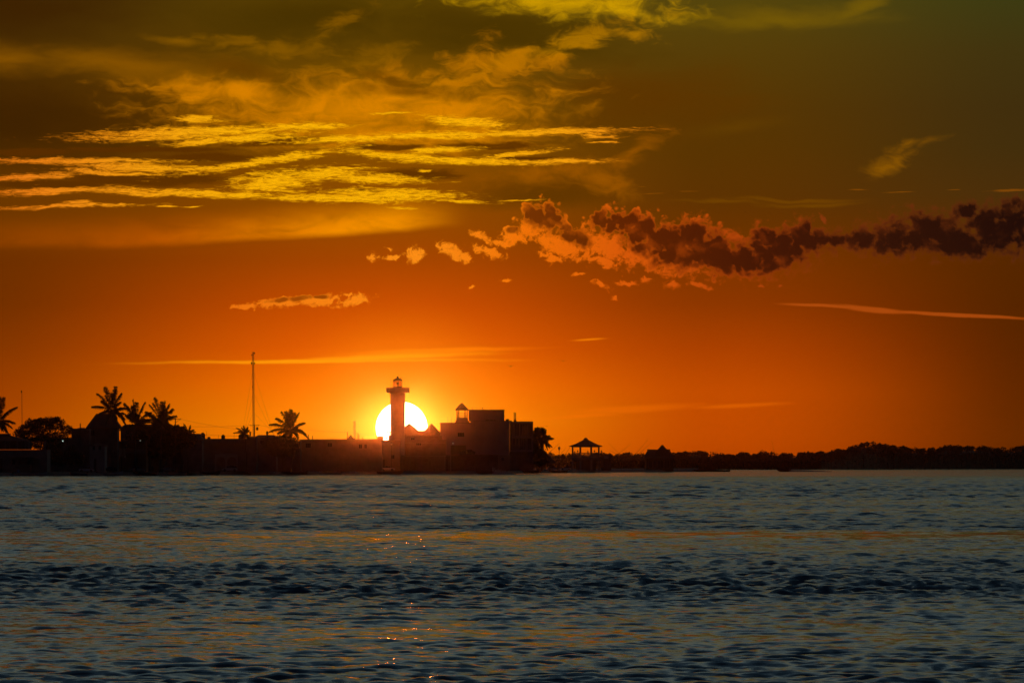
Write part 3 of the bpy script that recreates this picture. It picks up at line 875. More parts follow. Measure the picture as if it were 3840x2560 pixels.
# ------------------------------------------------------------------ leafy crowns
def leaf_cloud(blobs, n, size, seed, shell=0.55):
    """n small leaf clumps spread through the ellipsoids in blobs: (centre, radii, weight)"""
    rng = np.random.default_rng(seed)
    w = np.array([b[2] for b in blobs], float); w /= w.sum()
    pick = rng.choice(len(blobs), n, p=w)
    c = np.array([b[0] for b in blobs])[pick]; r = np.array([b[1] for b in blobs])[pick]
    d = rng.normal(size=(n, 3)); d /= np.linalg.norm(d, axis=1)[:, None]
    rad = (shell + (1 - shell) * rng.random(n)) * (1 + 0.10 * rng.normal(size=n))
    p = c + d * r * rad[:, None]
    s = size * rng.uniform(0.5, 1.3, n)
    u = rng.normal(size=(n, 3)); u /= np.linalg.norm(u, axis=1)[:, None]
    v = np.cross(u, rng.normal(size=(n, 3))); v /= np.linalg.norm(v, axis=1)[:, None]
    # a bent leaf: four points round a spine
    q = np.stack([p - u * s[:, None], p + v * s[:, None] * 0.5 , p + u * s[:, None], p - v * s[:, None] * 0.5], 1)
    return q.reshape(-1, 3), n

def leaf_mesh(name, q, n, material):
    me = bpy.data.meshes.new(name)
    me.vertices.add(len(q)); me.vertices.foreach_set('co', q.astype(np.float32).ravel())
    me.loops.add(n * 4); me.loops.foreach_set('vertex_index', np.arange(n * 4, dtype=np.int32))
    me.polygons.add(n); me.polygons.foreach_set('loop_start', (np.arange(n) * 4).astype(np.int32))
    me.update(); me.validate(); me.materials.append(material)
    return me

def leafy_tree(name, label, foot, blobs, n, size, seed, cat='tree', limbs=6, tr=0.3, group=None, mat_='leaf'):
    """tapered trunk, limbs reaching into the clumps, and a crown of leaf-sized faces"""
    t = thing(name, label, cat, foot, group)
    rr = random.Random(seed); foot = Vector(foot)
    top = Vector(blobs[0][0])
    mb = MB(); fork = foot.lerp(Vector((foot.x, foot.y, top.z)), 0.45)
    mb.tube([foot, foot.lerp(fork, 0.5) + Vector((tr * 0.4, 0, 0)), fork], tr, 8, tr * 0.7)
    for i in range(min(limbs, len(blobs) * 2)):
        b = Vector(blobs[i % len(blobs)][0]) + Vector((rr.uniform(-.5, .5), rr.uniform(-.5, .5), rr.uniform(-.3, .3)))
        mb.tube([fork, fork.lerp(b, 0.5) + Vector((0, 0, 0.25)), b], tr * 0.45, 6, tr * 0.12)
    mb.build('trunk', M['trunk'], t)
    q, n = leaf_cloud(blobs, n, size, seed)
    o = link('crown', leaf_mesh('crown', q, n, M[mat_]), t)
    return t

def blobs_px(items, D, dy=1.0, seed=0):
    """items: (px, py, rx, ry) in photograph pixels -> ellipsoids round distance D"""
    rr = random.Random(seed); k = D / F; out = []
    for px, py, rx, ry in items:
        y = D + rr.uniform(-dy, dy)
        out.append(((at(px, py, y).x, y, at(px, py, y).z), (rx * k, max(rx, ry) * k * 0.9, ry * k), rx * ry))
    return out

# ------------------------------------------------------------------ street things
def street_lamp(label, px, py, D, lit=False, group='street lamps along the waterfront', big=1.0):
    """lantern-topped post: base, shaft, lantern of four panes with a cap and finial"""
    top = at(px, py, D); x = top.x; h = top.z - GZ
    t = thing('street_lamp', label, 'street lamp', (x, D, GZ), group)
    s = big
    MB().lathe((x, D, GZ), [(0.16 * s, 0), (0.16 * s, 0.25), (0.10 * s, 0.45), (0.075 * s, 0.6)], 8).build('base', M['dark'], t)
    MB().lathe((x, D, GZ), [(0.07 * s, 0.6), (0.05 * s, h - 0.35 * s)], 8).build('post', M['dark'], t)
    z = top.z - 0.35 * s
    lo = MB().lathe((x, D, z), [(0.05 * s, 0), (0.16 * s, 0.05 * s)], 6).lathe((x, D, z + 0.56 * s), [(0.36 * s, 0), (0.30 * s, 0.07 * s), (0.08 * s, 0.24 * s), (0.04 * s, 0.36 * s), (0.01, 0.42 * s)], 6).build('lantern', M['dark'], t)
    MB().lathe((x, D, z + 0.05 * s), [(0.155 * s, 0), (0.29 * s, 0.51 * s)], 6).build('lantern_glass', M['milk'], lo)
    if lit:
        MB().lathe((x, D - 0.33 * s, z + 0.2 * s), [(0.02, 0), (0.09 * s, 0.06 * s), (0.09 * s, 0.14 * s), (0.02, 0.2 * s)], 8).build('bulb', M['lamp'], lo)
    return t
M['milk'] = mat('lantern_glass', (0.55, 0.58, 0.55), 0.3, 0.05, 2.0)

def pole(name, label, px, py_top, D, r=0.1, cat='pole', py_base=None, m='wood', z0=GZ):
    top = at(px, py_top, D); zb = z0 if py_base is None else at(px, py_base, D).z
    o = MB().tube([(top.x, D, zb - 0.1), (top.x, D, (zb + top.z) / 2), (top.x, D, top.z)], r * 1.15, 8, r).build(name, M[m])
    return tag(o, label, cat)

def water_tank(label, px0, px1, py0, py1, D, dome=True):
    p = Plan(D); x = (p.x(px0) + p.x(px1)) / 2; r = (p.x(px1) - p.x(px0)) / 2; zb, zt = p.z(py1), p.z(py0); h = zt - zb
    t = thing('water_tank', label, 'water tank', (x, D + 2, zb), 'rooftop water tanks')
    MB().lathe((x, D + 2, zb), [(r * 0.96, 0), (r, 0.05 * h), (r, 0.62 * h), (r * 0.94, 0.72 * h), (r * 0.62, 0.9 * h), (r * 0.4, 0.93 * h)], 18).build('body', M['tank'], t, smooth=True)
    MB().lathe((x, D + 2, zb + 0.93 * h), [(r * 0.44, 0.002), (r * 0.44, 0.05 * h), (r * 0.1, 0.07 * h)], 14).build('lid', M['tank'], t)
    return t

def car(label, px0, px1, py_top, D, paint, kind=0, flip=False, z0=None):
    """side-on car: rounded body, glazed cabin, roof, wheels, lamps"""
    p = Plan(D); xa, xb = p.x(px0), p.x(px1); L = 4.3; cx = (xa + xb) / 2; z = GZ if z0 is None else z0
    h = {0: 1.45, 1: 1.72, 2: 1.78}[kind]
    t = thing('parked_car', label, 'car', (cx, D, z), 'cars parked along the waterfront')
    s = -1 if flip else 1
    W = 0.86
    # outline of the lower body from the tail (-) to the nose (+)
    low = [(-2.12, .35), (-2.15, .62), (-2.08, .88), (-1.5, .95), (0.95, .93), (1.75, .80), (2.1, .66), (2.15, .42), (2.05, .28), (-2.0, .28)]
    cab = {0: [(-1.75, .94), (-1.15, 1.40), (-.1, 1.45), (.35, 1.38), (1.05, .92)],
           1: [(-1.98, .94), (-1.8, 1.62), (-.6, 1.72), (.35, 1.66), (1.05, .92)],
           2: [(-.35, .94), (-.30, 1.68), (.3, 1.76), (.75, 1.70), (1.2, .92)]}[kind]
    def prism(o, w0, w1=None):
        w1 = w1 if w1 is not None else w0
        m = MB()
        n = len(o)
        a = [(cx + s * x, D - (w0 if zz < .9 else w1), z + zz) for x, zz in o]; b = [(cx + s * x, D + (w0 if zz < .9 else w1), z + zz) for x, zz in o]
        m.rings([a, b])
        return m
    prism(low, W).build('body', M[paint], t)
    n = len(cab)
    roof = MB()
    top = [q for q in cab if q[1] > 1.2]
    a = [(cx + s * x, D - .66, z + zz) for x, zz in top]; b = [(cx + s * x, D + .66, z + zz) for x, zz in top]
    a2 = [(x, y, zz - .05) for x, y, zz in a]; b2 = [(x, y, zz - .05) for x, y, zz in b]
    roof.rings([a, b, b2, a2, a], False, False, closed=False)
    roof.build('roof', M[paint], t)
    cb = MB()
    aa = [(cx + s * x * .985, D - (.80 if zz < 1 else .655), z + zz - .055 * (zz > 1.2)) for x, zz in cab]; bb = [(cx + s * x * .985, D + (.80 if zz < 1 else .655), z + zz - .055 * (zz > 1.2)) for x, zz in cab]
    cb.rings([aa, bb])
    cb.build('cabin_glass', M['glass'], t)
    pl = MB(); 
    for x in ((top[0][0] + .55), (top[-1][0] - .15)):
        pl.box((cx + s * x - .04, D - .74, z + .93), (cx + s * x + .04, D - .70, z + top[0][1] - .06))
    pl.build('pillar', M[paint], t)
    me = None
    for x in (-1.32, 1.32):
        for yy in (-W + .02, W - .02):
            if me is None:
                ring = lambda r, y: [(r * math.cos(2 * math.pi * j / 16), y, r * math.sin(2 * math.pi * j / 16)) for j in range(16)]
                w = MB().rings([ring(.2, -.1), ring(.32, -.1), ring(.34, -.05), ring(.34, .05), ring(.32, .1), ring(.2, .1)])
                wo = w.build('wheel', M['rubber']); me = wo.data
                hub = MB().rings([ring(.19, -.102), ring(.19, .102)]).build('rim', M['metal']); hm = hub.data
                ro = hub
            else:
                wo = bpy.data.objects.new('wheel', me); COL.objects.link(wo); ro = bpy.data.objects.new('rim', hm); COL.objects.link(ro)
            wo.location = (cx + x, D + yy, z + .34); place_child(wo, t); ro.parent = wo
    for yy in (-.6, .6):
        MB().box((cx + s * 2.10, D + yy - .16, z + .58), (cx + s * 2.17, D + yy + .16, z + .70)).build('headlight', M['milk'], t)
        MB().box((cx - s * 2.10, D + yy - .16, z + .66), (cx - s * 2.17, D + yy + .16, z + .80)).build('tail_light', M['carr'], t)
    t.scale = (abs(xb - xa) / L,) * 3 if abs(abs(xb - xa) / L - 1) > .02 else (1, 1, 1)
    return t

def boat(label, px0, px1, D, hull='hullw', flip=False, poles=(), canopy=False, motor=True, z=0.0, pitch=0.0, height=1.0, people=0, group='open fishing boats along the shore', name='fishing_boat', rz=0.0):
    """open fishing launch: lofted hull with raised bow, gunwale, thwarts, outboard motor, bamboo poles"""
    p = Plan(D); xa, xb = p.x(px0), p.x(px1); L = xb - xa; cx = (xa + xb) / 2
    t = thing(name, label, 'boat', (cx, D, z), group)
    s = -1 if flip else 1                      # bow towards +x unless flipped
    H = height; W = L * 0.13
    st = [(-.5, .82, .00, .62), (-.3, .96, -.02, .60), (0, 1.0, -.04, .62), (.22, .86, -.02, .72), (.38, .5, .06, .86), (.47, .18, .25, .99), (.5, .03, .55, 1.06)]
    rings = []; inner = []
    for f, w, zk, zg in st:
        x = cx + s * f * L; ww = W * w
        rings.append([(x, D - ww, z + zg * H), (x, D - ww * .93, z + (zg * .55 + zk * .45) * H), (x, D - ww * .55, z + (zk + .06) * H), (x, D, z + zk * H - .05), (x, D + ww * .55, z + (zk + .06) * H), (x, D + ww * .93, z + (zg * .55 + zk * .45) * H), (x, D + ww, z + zg * H)])
        inner.append([(x - s * .03, D - ww * .88, z + zg * H - .01), (x - s * .03, D - ww * .5, z + max(zk + .2, zg * .35) * H), (x - s * .03, D + ww * .5, z + max(zk + .2, zg * .35) * H), (x - s * .03, D + ww * .88, z + zg * H - .01)])
    h = MB(); h.rings(rings, False, False, closed=False)
    h.face(*rings[0]); h.rings(inner, False, False, closed=False)
    h.build('hull', M[hull], t)
    gw = MB()
    for sd in (0, -1):
        gw.tube([r[sd] for r in rings], .045, 5)
    gw.build('gunwale', M['hulld' if hull != 'hulld' else 'wood'], t)
    for f in (-.28, -.02, .2):
        x = cx + s * f * L
        MB().box((x - .14, D - W * .84, z + .44 * H), (x + .14, D + W * .84, z + .49 * H)).build('thwart', M['wood'], t)
    if motor:
        x = cx - s * (L * .5 + .14)
        mo = MB().box((x - .17, D - .2, z + .55 * H), (x + .17, D + .2, z + .55 * H + .45)).box((x - .06, D - .08, z - .25), (x + .08, D + .08, z + .55 * H)).build('outboard_motor', M['dark'], t)
        MB().tube([(x + s * .15, D, z + .7 * H), (x + s * .65, D, z + .85 * H)], .025, 5).build('tiller', M['dark'], mo)
    for a, b in poles:
        pa, pb = at(a[0], a[1], D + R.uniform(-.4, .4)), at(b[0], b[1], D + R.uniform(-2.5, 2.5))
        mid = pa.lerp(pb, .55) + Vector((0, 0, -.18))
        MB().tube([pa, mid, pb], .075, 6, .03).build('bamboo_pole', M['bamboo'], t)
    if canopy:
        x0, x1 = cx - s * .3 * L, cx + s * .12 * L
        zc = z + .6 * H + 1.75
        for xx in (x0, x1):
            for yy in (-W * .75, W * .75):
                MB().tube([(xx, D + yy, z + .6 * H), (xx, D + yy, zc)], .03, 5).build('canopy_post', M['metal'], t)
        MB().box((min(x0, x1) - .3, D - W, zc), (max(x0, x1) + .3, D + W, zc + .07)).build('canopy', M['hulld'], t)
    if pitch:
        t.rotation_euler = (0, -s * pitch, 0)
    return t

# ================================================================== the lighthouse
def lighthouse():
    D = 1800.0; p = Plan(D); cx = p.x(1491.5); k = p.k
    t = thing('lighthouse', 'tall round lighthouse tower standing in front of the setting sun', 'lighthouse', (cx, D, GZ))
    zg = p.z(1473) - GZ
    MB().lathe((cx, D, GZ - .1), [(27.6 * k, 0), (26.7 * k, zg * .4), (26.6 * k, zg * .75), (27.6 * k, zg + .1)], 40).build('shaft', M['white'], t, smooth=True)
    ga = MB().lathe((cx, D, p.z(1473)), [(28.2 * k, .001), (43.2 * k, .12), (43.8 * k, .3), (43.8 * k, 1.0), (43.4 * k, 1.05)], 40)
    go = ga.build('gallery', M['grey'], t)
    r = MB()
    for j in range(20):
        a = 2 * math.pi * j / 20
        r.tube([(cx + 43.2 * k * math.cos(a), D + 43.2 * k * math.sin(a), p.z(1473) + 1.05), (cx + 43.2 * k * math.cos(a), D + 43.2 * k * math.sin(a), p.z(1452))], .05, 5)
    MB().rings([[(cx + rr * k * math.cos(2 * math.pi * j / 40), D + rr * k * math.sin(2 * math.pi * j / 40), z) for j in range(40)] for rr, z in ((43.6, p.z(1473) + 1.06), (43.7, p.z(1453)), (42.4, p.z(1453)), (42.4, p.z(1473) + 1.06))], False, False).build('parapet', M['grey'], go)
    # lantern
    zb = p.z(1456)
    MB().lathe((cx, D, p.z(1473) + 1.0), [(20 * k, 0), (20 * k, .5), (17.6 * k, .55), (17.6 * k, p.z(1448) - p.z(1473) - 1.0)], 16).build('lantern_base', M['dark'], t)
    z0, z1 = p.z(1448), p.z(1426)
    la = MB()
    la.rings([[(cx + rr * k * math.cos(2 * math.pi * j / 16), D + rr * k * math.sin(2 * math.pi * j / 16), z) for j in range(16)] for rr, z in ((17.2, z1 - .12), (17.2, z1), (16.0, z1), (16.0, z1 - .12), (17.2, z1 - .12))], False, False)
    lo = la.build('lantern_frame', M['dark'], t)
    for j in range(8):
        a = 2 * math.pi * (j + .25) / 8
        b = 2 * math.pi * (j + 1.25) / 8
        q = lambda r, an, z: (cx + r * k * math.cos(an), D + r * k * math.sin(an), z)
        MB().tube([q(16.6, a, z0), q(16.4, a, z1 - .1)], .075, 5).build('mullion', M['dark'], lo)
        MB().rings([[q(15.9, a, z0), q(15.9, b, z0), q(15.9, b, z1 - .13), q(15.9, a, z1 - .13)], [q(15.7, a, z0), q(15.7, b, z0), q(15.7, b, z1 - .13), q(15.7, a, z1 - .13)]]).build('pane', M['pane'], lo)
    MB().lathe((cx, D, z1), [(18.0 * k, 0), (18.0 * k, .1), (13 * k, .42), (6.5 * k, .72), (3.2 * k, .82)], 16).build('lantern_roof', M['dark'], t)
    MB().lathe((cx, D, z1 + .80), [(3.0 * k, 0), (4.2 * k, .18), (4.3 * k, .34), (3.2 * k, .52), (.6 * k, .62)], 12).build('vent_ball', M['dark'], t, smooth=True)
    MB().lathe((cx, D, z0), [(3.0 * k, 0), (3.0 * k, .25), (1.2 * k, .3), (1.2 * k, .55), (5 * k, .6), (5.2 * k, 1.15), (4.4 * k, 1.25), (4.2 * k, 1.3)], 14).build('lamp_stand', M['dark'], t)
    MB().lathe((cx, D, z0 + 1.302), [(4.2 * k, 0), (4.4 * k, .35), (3.4 * k, .62), (1 * k, .7)], 14).build('lens', M['pane'], t, smooth=True)
    x = cx - 27.5 * k
    MB().tube([(x, D, p.z(1453)), (x, D, p.z(1432)), (x + .03, D, p.z(1415))], .05, 5, .03).build('antenna', M['metal'], t)
    x = cx + 12 * k
    MB().lathe((x, D, z1 + .15), [(.03, 0), (.03, .5), (.12, .52), (.13, .8), (.05, .9)], 8).build('warning_light', M['dark'], t)
lighthouse()

# ================================================================== palms
palm('coconut_palm', 'coconut palm cut by the left edge of the picture', -4, 1578, 1530, [(18, -88), (64, -52), (56, 6), (50, 24), (40, 56), (4, -90), (-40, -70), (-60, -20), (-50, 30), (26, 40)], seed=11, base_px=-14, extra=5)
palm('coconut_palm', 'tallest coconut palm, beside the steep thatched house roof', 421, 1541, 1520, [(-76, -18), (-55, -66), (-28, -90), (12, -92), (32, -66), (50, -12), (-50, 8), (44, 30), (52, 54), (-26, 46), (26, -34), (-22, -56), (0, -66), (-40, -40), (8, -80)], seed=12, base_px=424, extra=6)
palm('coconut_palm', 'coconut palm with drooping crown, middle one of the group of three', 508, 1592, 1535, [(-42, -80), (-10, -94), (4, -84), (33, -84), (24, -66), (56, -48), (52, -14), (46, 26), (-50, -46), (-58, 16), (-40, 40), (-12, -70), (62, 10), (-30, -70)], seed=13, base_px=510, extra=10)
palm('coconut_palm', 'bushy coconut palm beside the utility pole crossarm', 605, 1588, 1550, [(-25, -98), (-42, -70), (3, -82), (12, -84), (28, -72), (44, -56), (55, -30), (-60, -46), (-68, -16), (46, 10), (-30, -76), (10, -66), (-50, 20), (34, 34), (-54, -36)], seed=14, base_px=600, extra=12)
palm('young_palm', 'small young palm sprouting from bushes below the utility pole', 704, 1622, 1560, [(-14, -34), (-9, -30), (8, -28), (24, -12), (30, -4), (-22, -16), (10, -20)], seed=15, extra=3, scale=.5, trunk_r=.1)
palm('young_palm', 'small windswept palm at the round black tank left of the lattice mast', 921, 1628, 1585, [(-46, -6), (-34, -24), (-28, -14), (-6, -32), (8, -27), (12, -16), (-26, 8), (14, 4), (-16, -26)], seed=16, extra=3, scale=.55, trunk_r=.1)
palm('coconut_palm', 'lone coconut palm with spread crown to the right of the lattice mast', 1090, 1612, 1620, [(0, -76), (-34, -68), (-55, -46), (-77, -22), (-78, 4), (28, -64), (50, -28), (46, 2), (66, 30), (28, 28), (-48, 10), (14, -64), (-18, -70), (-30, 20), (56, 12), (-14, -56)], seed=17, base_px=1092, extra=6)
palm('coconut_palm', 'dense coconut palm against the right wall of the hotel', 2012, 1650, 1830, [(-2, -46), (6, -48), (18, -30), (-14, -34), (26, -8), (-20, 10), (24, 24), (0, -40), (14, -40)], seed=18, base_px=2014, extra=10)
palm('coconut_palm', 'shaggy palm between the hotel and the low palapa roof', 2034, 1652, 1836, [(-1, -48), (4, -46), (12, -40), (26, -20), (22, -12), (34, 20), (26, 22), (-12, -30), (40, -10), (6, -36), (18, 30)], seed=19, base_px=2032, extra=12)

# ================================================================== leafy trees and bushes
D = 1540
leafy_tree('round_tree', 'broad round-crowned tree behind the house at the left edge', (at(160, 1700, D).x, D, GZ), blobs_px([(150, 1600, 52, 30), (100, 1610, 34, 24), (208, 1590, 40, 27), (250, 1612, 26, 20), (70, 1624, 22, 16), (180, 1578, 44, 16), (214, 1570, 14, 9), (268, 1620, 10, 12), (130, 1590, 40, 22), (120, 1636, 60, 26), (200, 1640, 60, 24), (160, 1660, 90, 26)], D, 2, 1), 11000, .30, 21)
D = 1565
leafy_tree('leafy_tree', 'dark leafy tree filling the gap under the three palms', (at(560, 1750, D).x, D, GZ), blobs_px([(560, 1640, 60, 34), (500, 1660, 46, 34), (620, 1640, 52, 36), (660, 1650, 40, 40), (600, 1680, 70, 40), (540, 1615, 40, 20)], D, 3, 2), 9000, .42, 22)
D = 1560
leafy_tree('leafy_tree', 'ragged bushy tree between the utility pole and the tiled roof', (at(680, 1750, D).x, D, GZ), blobs_px([(664, 1610, 20, 18), (690, 1626, 26, 18), (650, 1620, 20, 20), (700, 1650, 40, 30), (686, 1606, 8, 10)], D, 2, 3), 5000, .34, 23)
D = 1620
leafy_tree('leafy_tree', 'low spreading tree with sky gaps under the lone palm', (at(1060, 1720, D).x, D, GZ), blobs_px([(1060, 1652, 50, 22), (1020, 1665, 40, 26), (1095, 1664, 30, 26), (1060, 1690, 60, 24)], D, 2, 4), 5200, .34, 24)
D = 1825
leafy_tree('leafy_tree', 'dark hedge tree filling the corner behind the hotel palms', (at(2020, 1740, D).x, D, GZ), blobs_px([(2020, 1700, 26, 40), (2034, 1720, 26, 30), (2006, 1690, 16, 50)], D, 1.5, 5), 3600, .34, 25)
D = 1770
leafy_tree('shrub', 'rounded shrub on the terrace in front of the hotel wall', (at(1755, 1702, D).x, D, at(1755, 1703, D).z), blobs_px([(1755, 1694, 20, 9), (1735, 1697, 16, 8), (1771, 1697, 12, 7)], D, 1, 6), 1500, .26, 26, cat='shrub', limbs=3, tr=.06)

# the dim second row that closes the view between the front houses
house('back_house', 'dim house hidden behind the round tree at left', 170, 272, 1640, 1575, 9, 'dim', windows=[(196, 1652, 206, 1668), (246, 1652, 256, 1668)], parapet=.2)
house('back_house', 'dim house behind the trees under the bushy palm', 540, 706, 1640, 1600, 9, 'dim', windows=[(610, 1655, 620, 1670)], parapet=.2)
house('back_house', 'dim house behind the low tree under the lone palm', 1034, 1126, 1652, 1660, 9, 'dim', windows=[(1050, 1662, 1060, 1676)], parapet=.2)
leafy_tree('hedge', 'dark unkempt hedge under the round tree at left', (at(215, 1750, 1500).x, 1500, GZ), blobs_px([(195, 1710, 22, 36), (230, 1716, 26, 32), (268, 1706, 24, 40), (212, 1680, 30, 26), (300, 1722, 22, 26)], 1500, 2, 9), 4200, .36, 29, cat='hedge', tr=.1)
# ================================================================== houses, left to right
D = shore(60) + 26
house('seafront_house', 'two storey house with open upper gallery at the left edge', -60, 177, 1685, D, 11, 'grey', windows=[(45, 1719, 59, 1742), (70, 1721, 118, 1742)], doors=[(0, 10, 1718)], parapet=.05, py_base=None)
def gallery_floor():
    p = Plan(D); t = thing('roof_gallery', 'upper gallery of slim pillars on the house at the left edge', 'gallery', (p.x(60), D + 4, p.z(1685)))
    for px, w in ((19, 5), (36, 2), (65, 5), (95, 4), (109, 6), (169, 6), (-20, 5)):
        MB().box((p.x(px - w / 2), D + .02, p.z(1684.6)), (p.x(px + w / 2), D + .35, p.z(1653))).build('pillar', M['grey'], t)
    MB().box((p.x(-60), D - .1, p.z(1653)), (p.x(99), D + 7, p.z(1650))).build('roof_slab', M['grey'], t)
    m = MB(); gable_roof(m, p.x(-60), p.x(100), D + .4, D + 8, p.z(1649.5), p.z(1630), 'x', 5.0)
    m.build('roof', M['tile'], t)
    MB().box((p.x(-30), D + 3, p.z(1645)), (p.x(33), D + 6, p.z(1625))).build('roof_room', M['dim'], t)
    w = MB(); w.box((p.x(-60), D + 5, p.z(1684.6)), (p.x(112), D + 5.2, p.z(1653.1))); w.build('wall', M['dim'], t)
gallery_floor()
def awning():
    Da = shore(90) + 18; p = Plan(Da)
    t = thing('awning', 'pale flat awning on thin posts before the house at the left edge', 'awning', (p.x(90), Da, GZ))
    m = MB(); m.rings([[(p.x(a), y, p.z(b)) for a, b in ((36, 1715.5), (130, 1715), (140, 1717), (146, 1719))] for y in (Da - 2, Da + 3)], False, False, closed=False)
    m.rings([[(p.x(a), y, p.z(b)) for a, b in ((36, 1717.2), (130, 1716.7), (140, 1718.6), (145, 1720.4))] for y in (Da - 2, Da + 3)], False, False, closed=False)
    m.build('canopy', M['white'], t)
    for px, py in ((40, 1717), (93, 1716.8), (117, 1716.8)):
        MB().tube([(p.x(px), Da - 1.8, GZ), (p.x(px), Da - 1.8, p.z(py) - .02)], .05, 6).build('post', M['metal'], t)
    MB().tube([(p.x(156), Da - 1.8, p.z(1744)), (p.x(146), Da - 1.8, p.z(1719.5))], .05, 6).build('stay', M['metal'], t)
awning()

def thatch_house():
    D = 1545; p = Plan(D)
    t = thing('thatched_house', 'house with a steep thatched hip roof behind the tallest palm', 'house', (p.x(372), D + 4, GZ))
    w = MB(); hs = [(p.x(340), p.x(356), p.z(1634), p.z(1610))]
    wall_holes(w, p.x(330), p.x(440), GZ, p.z(1604), D, .3, hs)
    w.box((p.x(330), D + .3, GZ), (p.x(330) + .3, D + 8, p.z(1604))); w.box((p.x(440) - .3, D + .3, GZ), (p.x(440), D + 8, p.z(1604))); w.box((p.x(330) + .3, D + 7.7, GZ), (p.x(440) - .3, D + 8, p.z(1604)))
    w.build('wall', M['dim'], t); window(t, *hs[0], D)
    m = MB(); gable_roof(m, p.x(322), p.x(452), D - .7, D + 8.7, p.z(1603), p.z(1553), 'x', 2.4, .3)
    m.build('roof', M['thatch'], t)
    MB().tube([(p.x(356), D + 4, p.z(1553)), (p.x(420), D + 4, p.z(1552.4))], .22, 7).build('ridge_cap', M['thatch'], t)
thatch_house()
D = 1530
house('roof_building', 'low weathered block left of the steep thatched roof, pole before it', 268, 334, 1606, D, 8, 'dim', parapet=.3)
pole('wooden_post', 'short thick post rising from the roof left of the thatched house', 301, 1587, 1528, .14, z0=at(301, 1640, 1528).z)
t_ = thing('satellite_dish', 'pale round dish on the roof left of the thatched house', 'satellite dish', at(300, 1607, 1529.5))
pd = Plan(1529.5)
MB().lathe((pd.x(305), 1529.5, pd.z(1607.5)), [(1.35, 0), (1.2, .14), (.8, .27), (.1, .33)], 16).build('dish', M['white'], t_, smooth=True)
MB().tube([(pd.x(301), 1529.4, pd.z(1606)), (pd.x(318), 1529.4, pd.z(1602.6))], .05, 5).build('arm', M['metal'], t_)

def gable_house(name, label, px0, px1, py_eave, py_ridge, D, deep, wins, wall='white', roof='tile', doors=(), ridge='y'):
    p = Plan(D); xa, xb = p.x(px0), p.x(px1); ze, zr = p.z(py_eave), p.z(py_ridge)
    t = thing(name, label, 'house', ((xa + xb) / 2, D + deep / 2, GZ))
    hs = [(p.x(w[0]), p.x(w[2]), p.z(w[3]), p.z(w[1])) for w in wins]; ds = [(p.x(d[0]), p.x(d[1]), GZ, p.z(d[2])) for d in doors]
    w = MB(); wall_holes(w, xa, xb, GZ - .05, ze, D, .25, hs + ds)
    w.box((xa, D + .25, GZ - .05), (xa + .25, D + deep, ze)); w.box((xb - .25, D + .25, GZ - .05), (xb, D + deep, ze)); w.box((xa + .25, D + deep - .25, GZ - .05), (xb - .25, D + deep, ze))
    if ridge == 'y':
        xm = (xa + xb) / 2
        w.rings([[(xa, y, ze + .001), (xb, y, ze + .001), (xm, y, zr - .12)] for y in (D + .002, D + .24)])
    w.build('wall', M[wall], t)
    m = MB(); gable_roof(m, xa - .35, xb + .35, D - .3, D + deep + .3, ze + .06, zr, ridge, 0 if ridge == 'y' else 1.2, .12)
    if ridge == 'y':                                   # two slopes without end faces
        m.f = [f for i, f in enumerate(m.f) if i not in (2, 3)]
    m.build('roof', M[roof], t)
    for h in hs:
        window(t, *h, D)
    for d in ds:
        door(t, *d, D)
    return t
gable_house('small_gable_house', 'small white gabled house with a pair of windows', 336, 393, 1671, 1659, shore(360) + 22, 9, [(346.5, 1669.5, 357, 1687.5), (369, 1669.5, 379.5, 1687.5)], doors=[(352, 362, 1720)])
D = shore(490) + 22
bh = house('balcony_house', 'house with a balustraded balcony and covered terrace under the palms', 438, 548, 1652, D + 2.2, 9, 'ochre', windows=[(466, 1664, 484, 1680)], doors=[(503, 517, 1717), (454, 464, 1717)], parapet=.25)
p = Plan(D)
MB().box((p.x(470), D, p.z(1699)), (p.x(548), D + 2.19, p.z(1697))).build('balcony_slab', M['grey'], bh)
balustrade(bh, p.x(472), p.x(547), p.z(1696.9), p.z(1684), D + .05, .26)
for px in (461, 538):
    MB().box((p.x(px - 2), D + .2, GZ), (p.x(px + 2), D + .5, p.z(1655.5))).build('pillar', M['ochre'], bh)
MB().box((p.x(440), D - .2, p.z(1656)), (p.x(548), D + 2.12, p.z(1653.6))).build('porch_roof', M['grey'], bh)
MB().box((p.x(440), D + .6, p.z(1711)), (p.x(470), D + .8, p.z(1681))).build('side_panel', M['white'], bh)
house('garden_wall', 'low shaded garden wall right of the balcony house', 560, 806, 1738, shore(680) + 13, .35, 'grey', parapet=.02, cat='wall')
house('porch_house', 'low porch-fronted house half hidden under trees beside the garden wall', 550, 620, 1700, shore(590) + 24, 8, 'ochre', openings=[(572, 1711, 594, 1738), (600, 1711, 616, 1738)], parapet=.1, slab='tile')
gable_house('tiled_house', 'broad house with a low tiled roof behind the three palms', 452, 640, 1606, 1590, 1590, 12, [(470, 1612, 486, 1630)], 'dim', 'tile', ridge='x')
gable_house('tiled_house', 'house whose tiled roof slopes down to the left black water tank', 690, 757, 1650, 1625, 1590, 12, [(705, 1655, 716, 1668)], 'dim', 'tile', ridge='x')
D = shore(830) + 24
lh = house('long_house', 'long flat-roofed house with a row of upper openings under a pale parapet', 700, 962, 1644, D, 10, 'cream', openings=[(744, 1660, 776, 1680), (782, 1660, 798, 1680), (804, 1660, 834, 1680), (838, 1660, 866, 1680), (876, 1660, 896, 1680), (904, 1660, 930, 1680)], doors=[(930, 945, 1712)], windows=[(706, 1662, 730, 1678)], parapet=1.0)
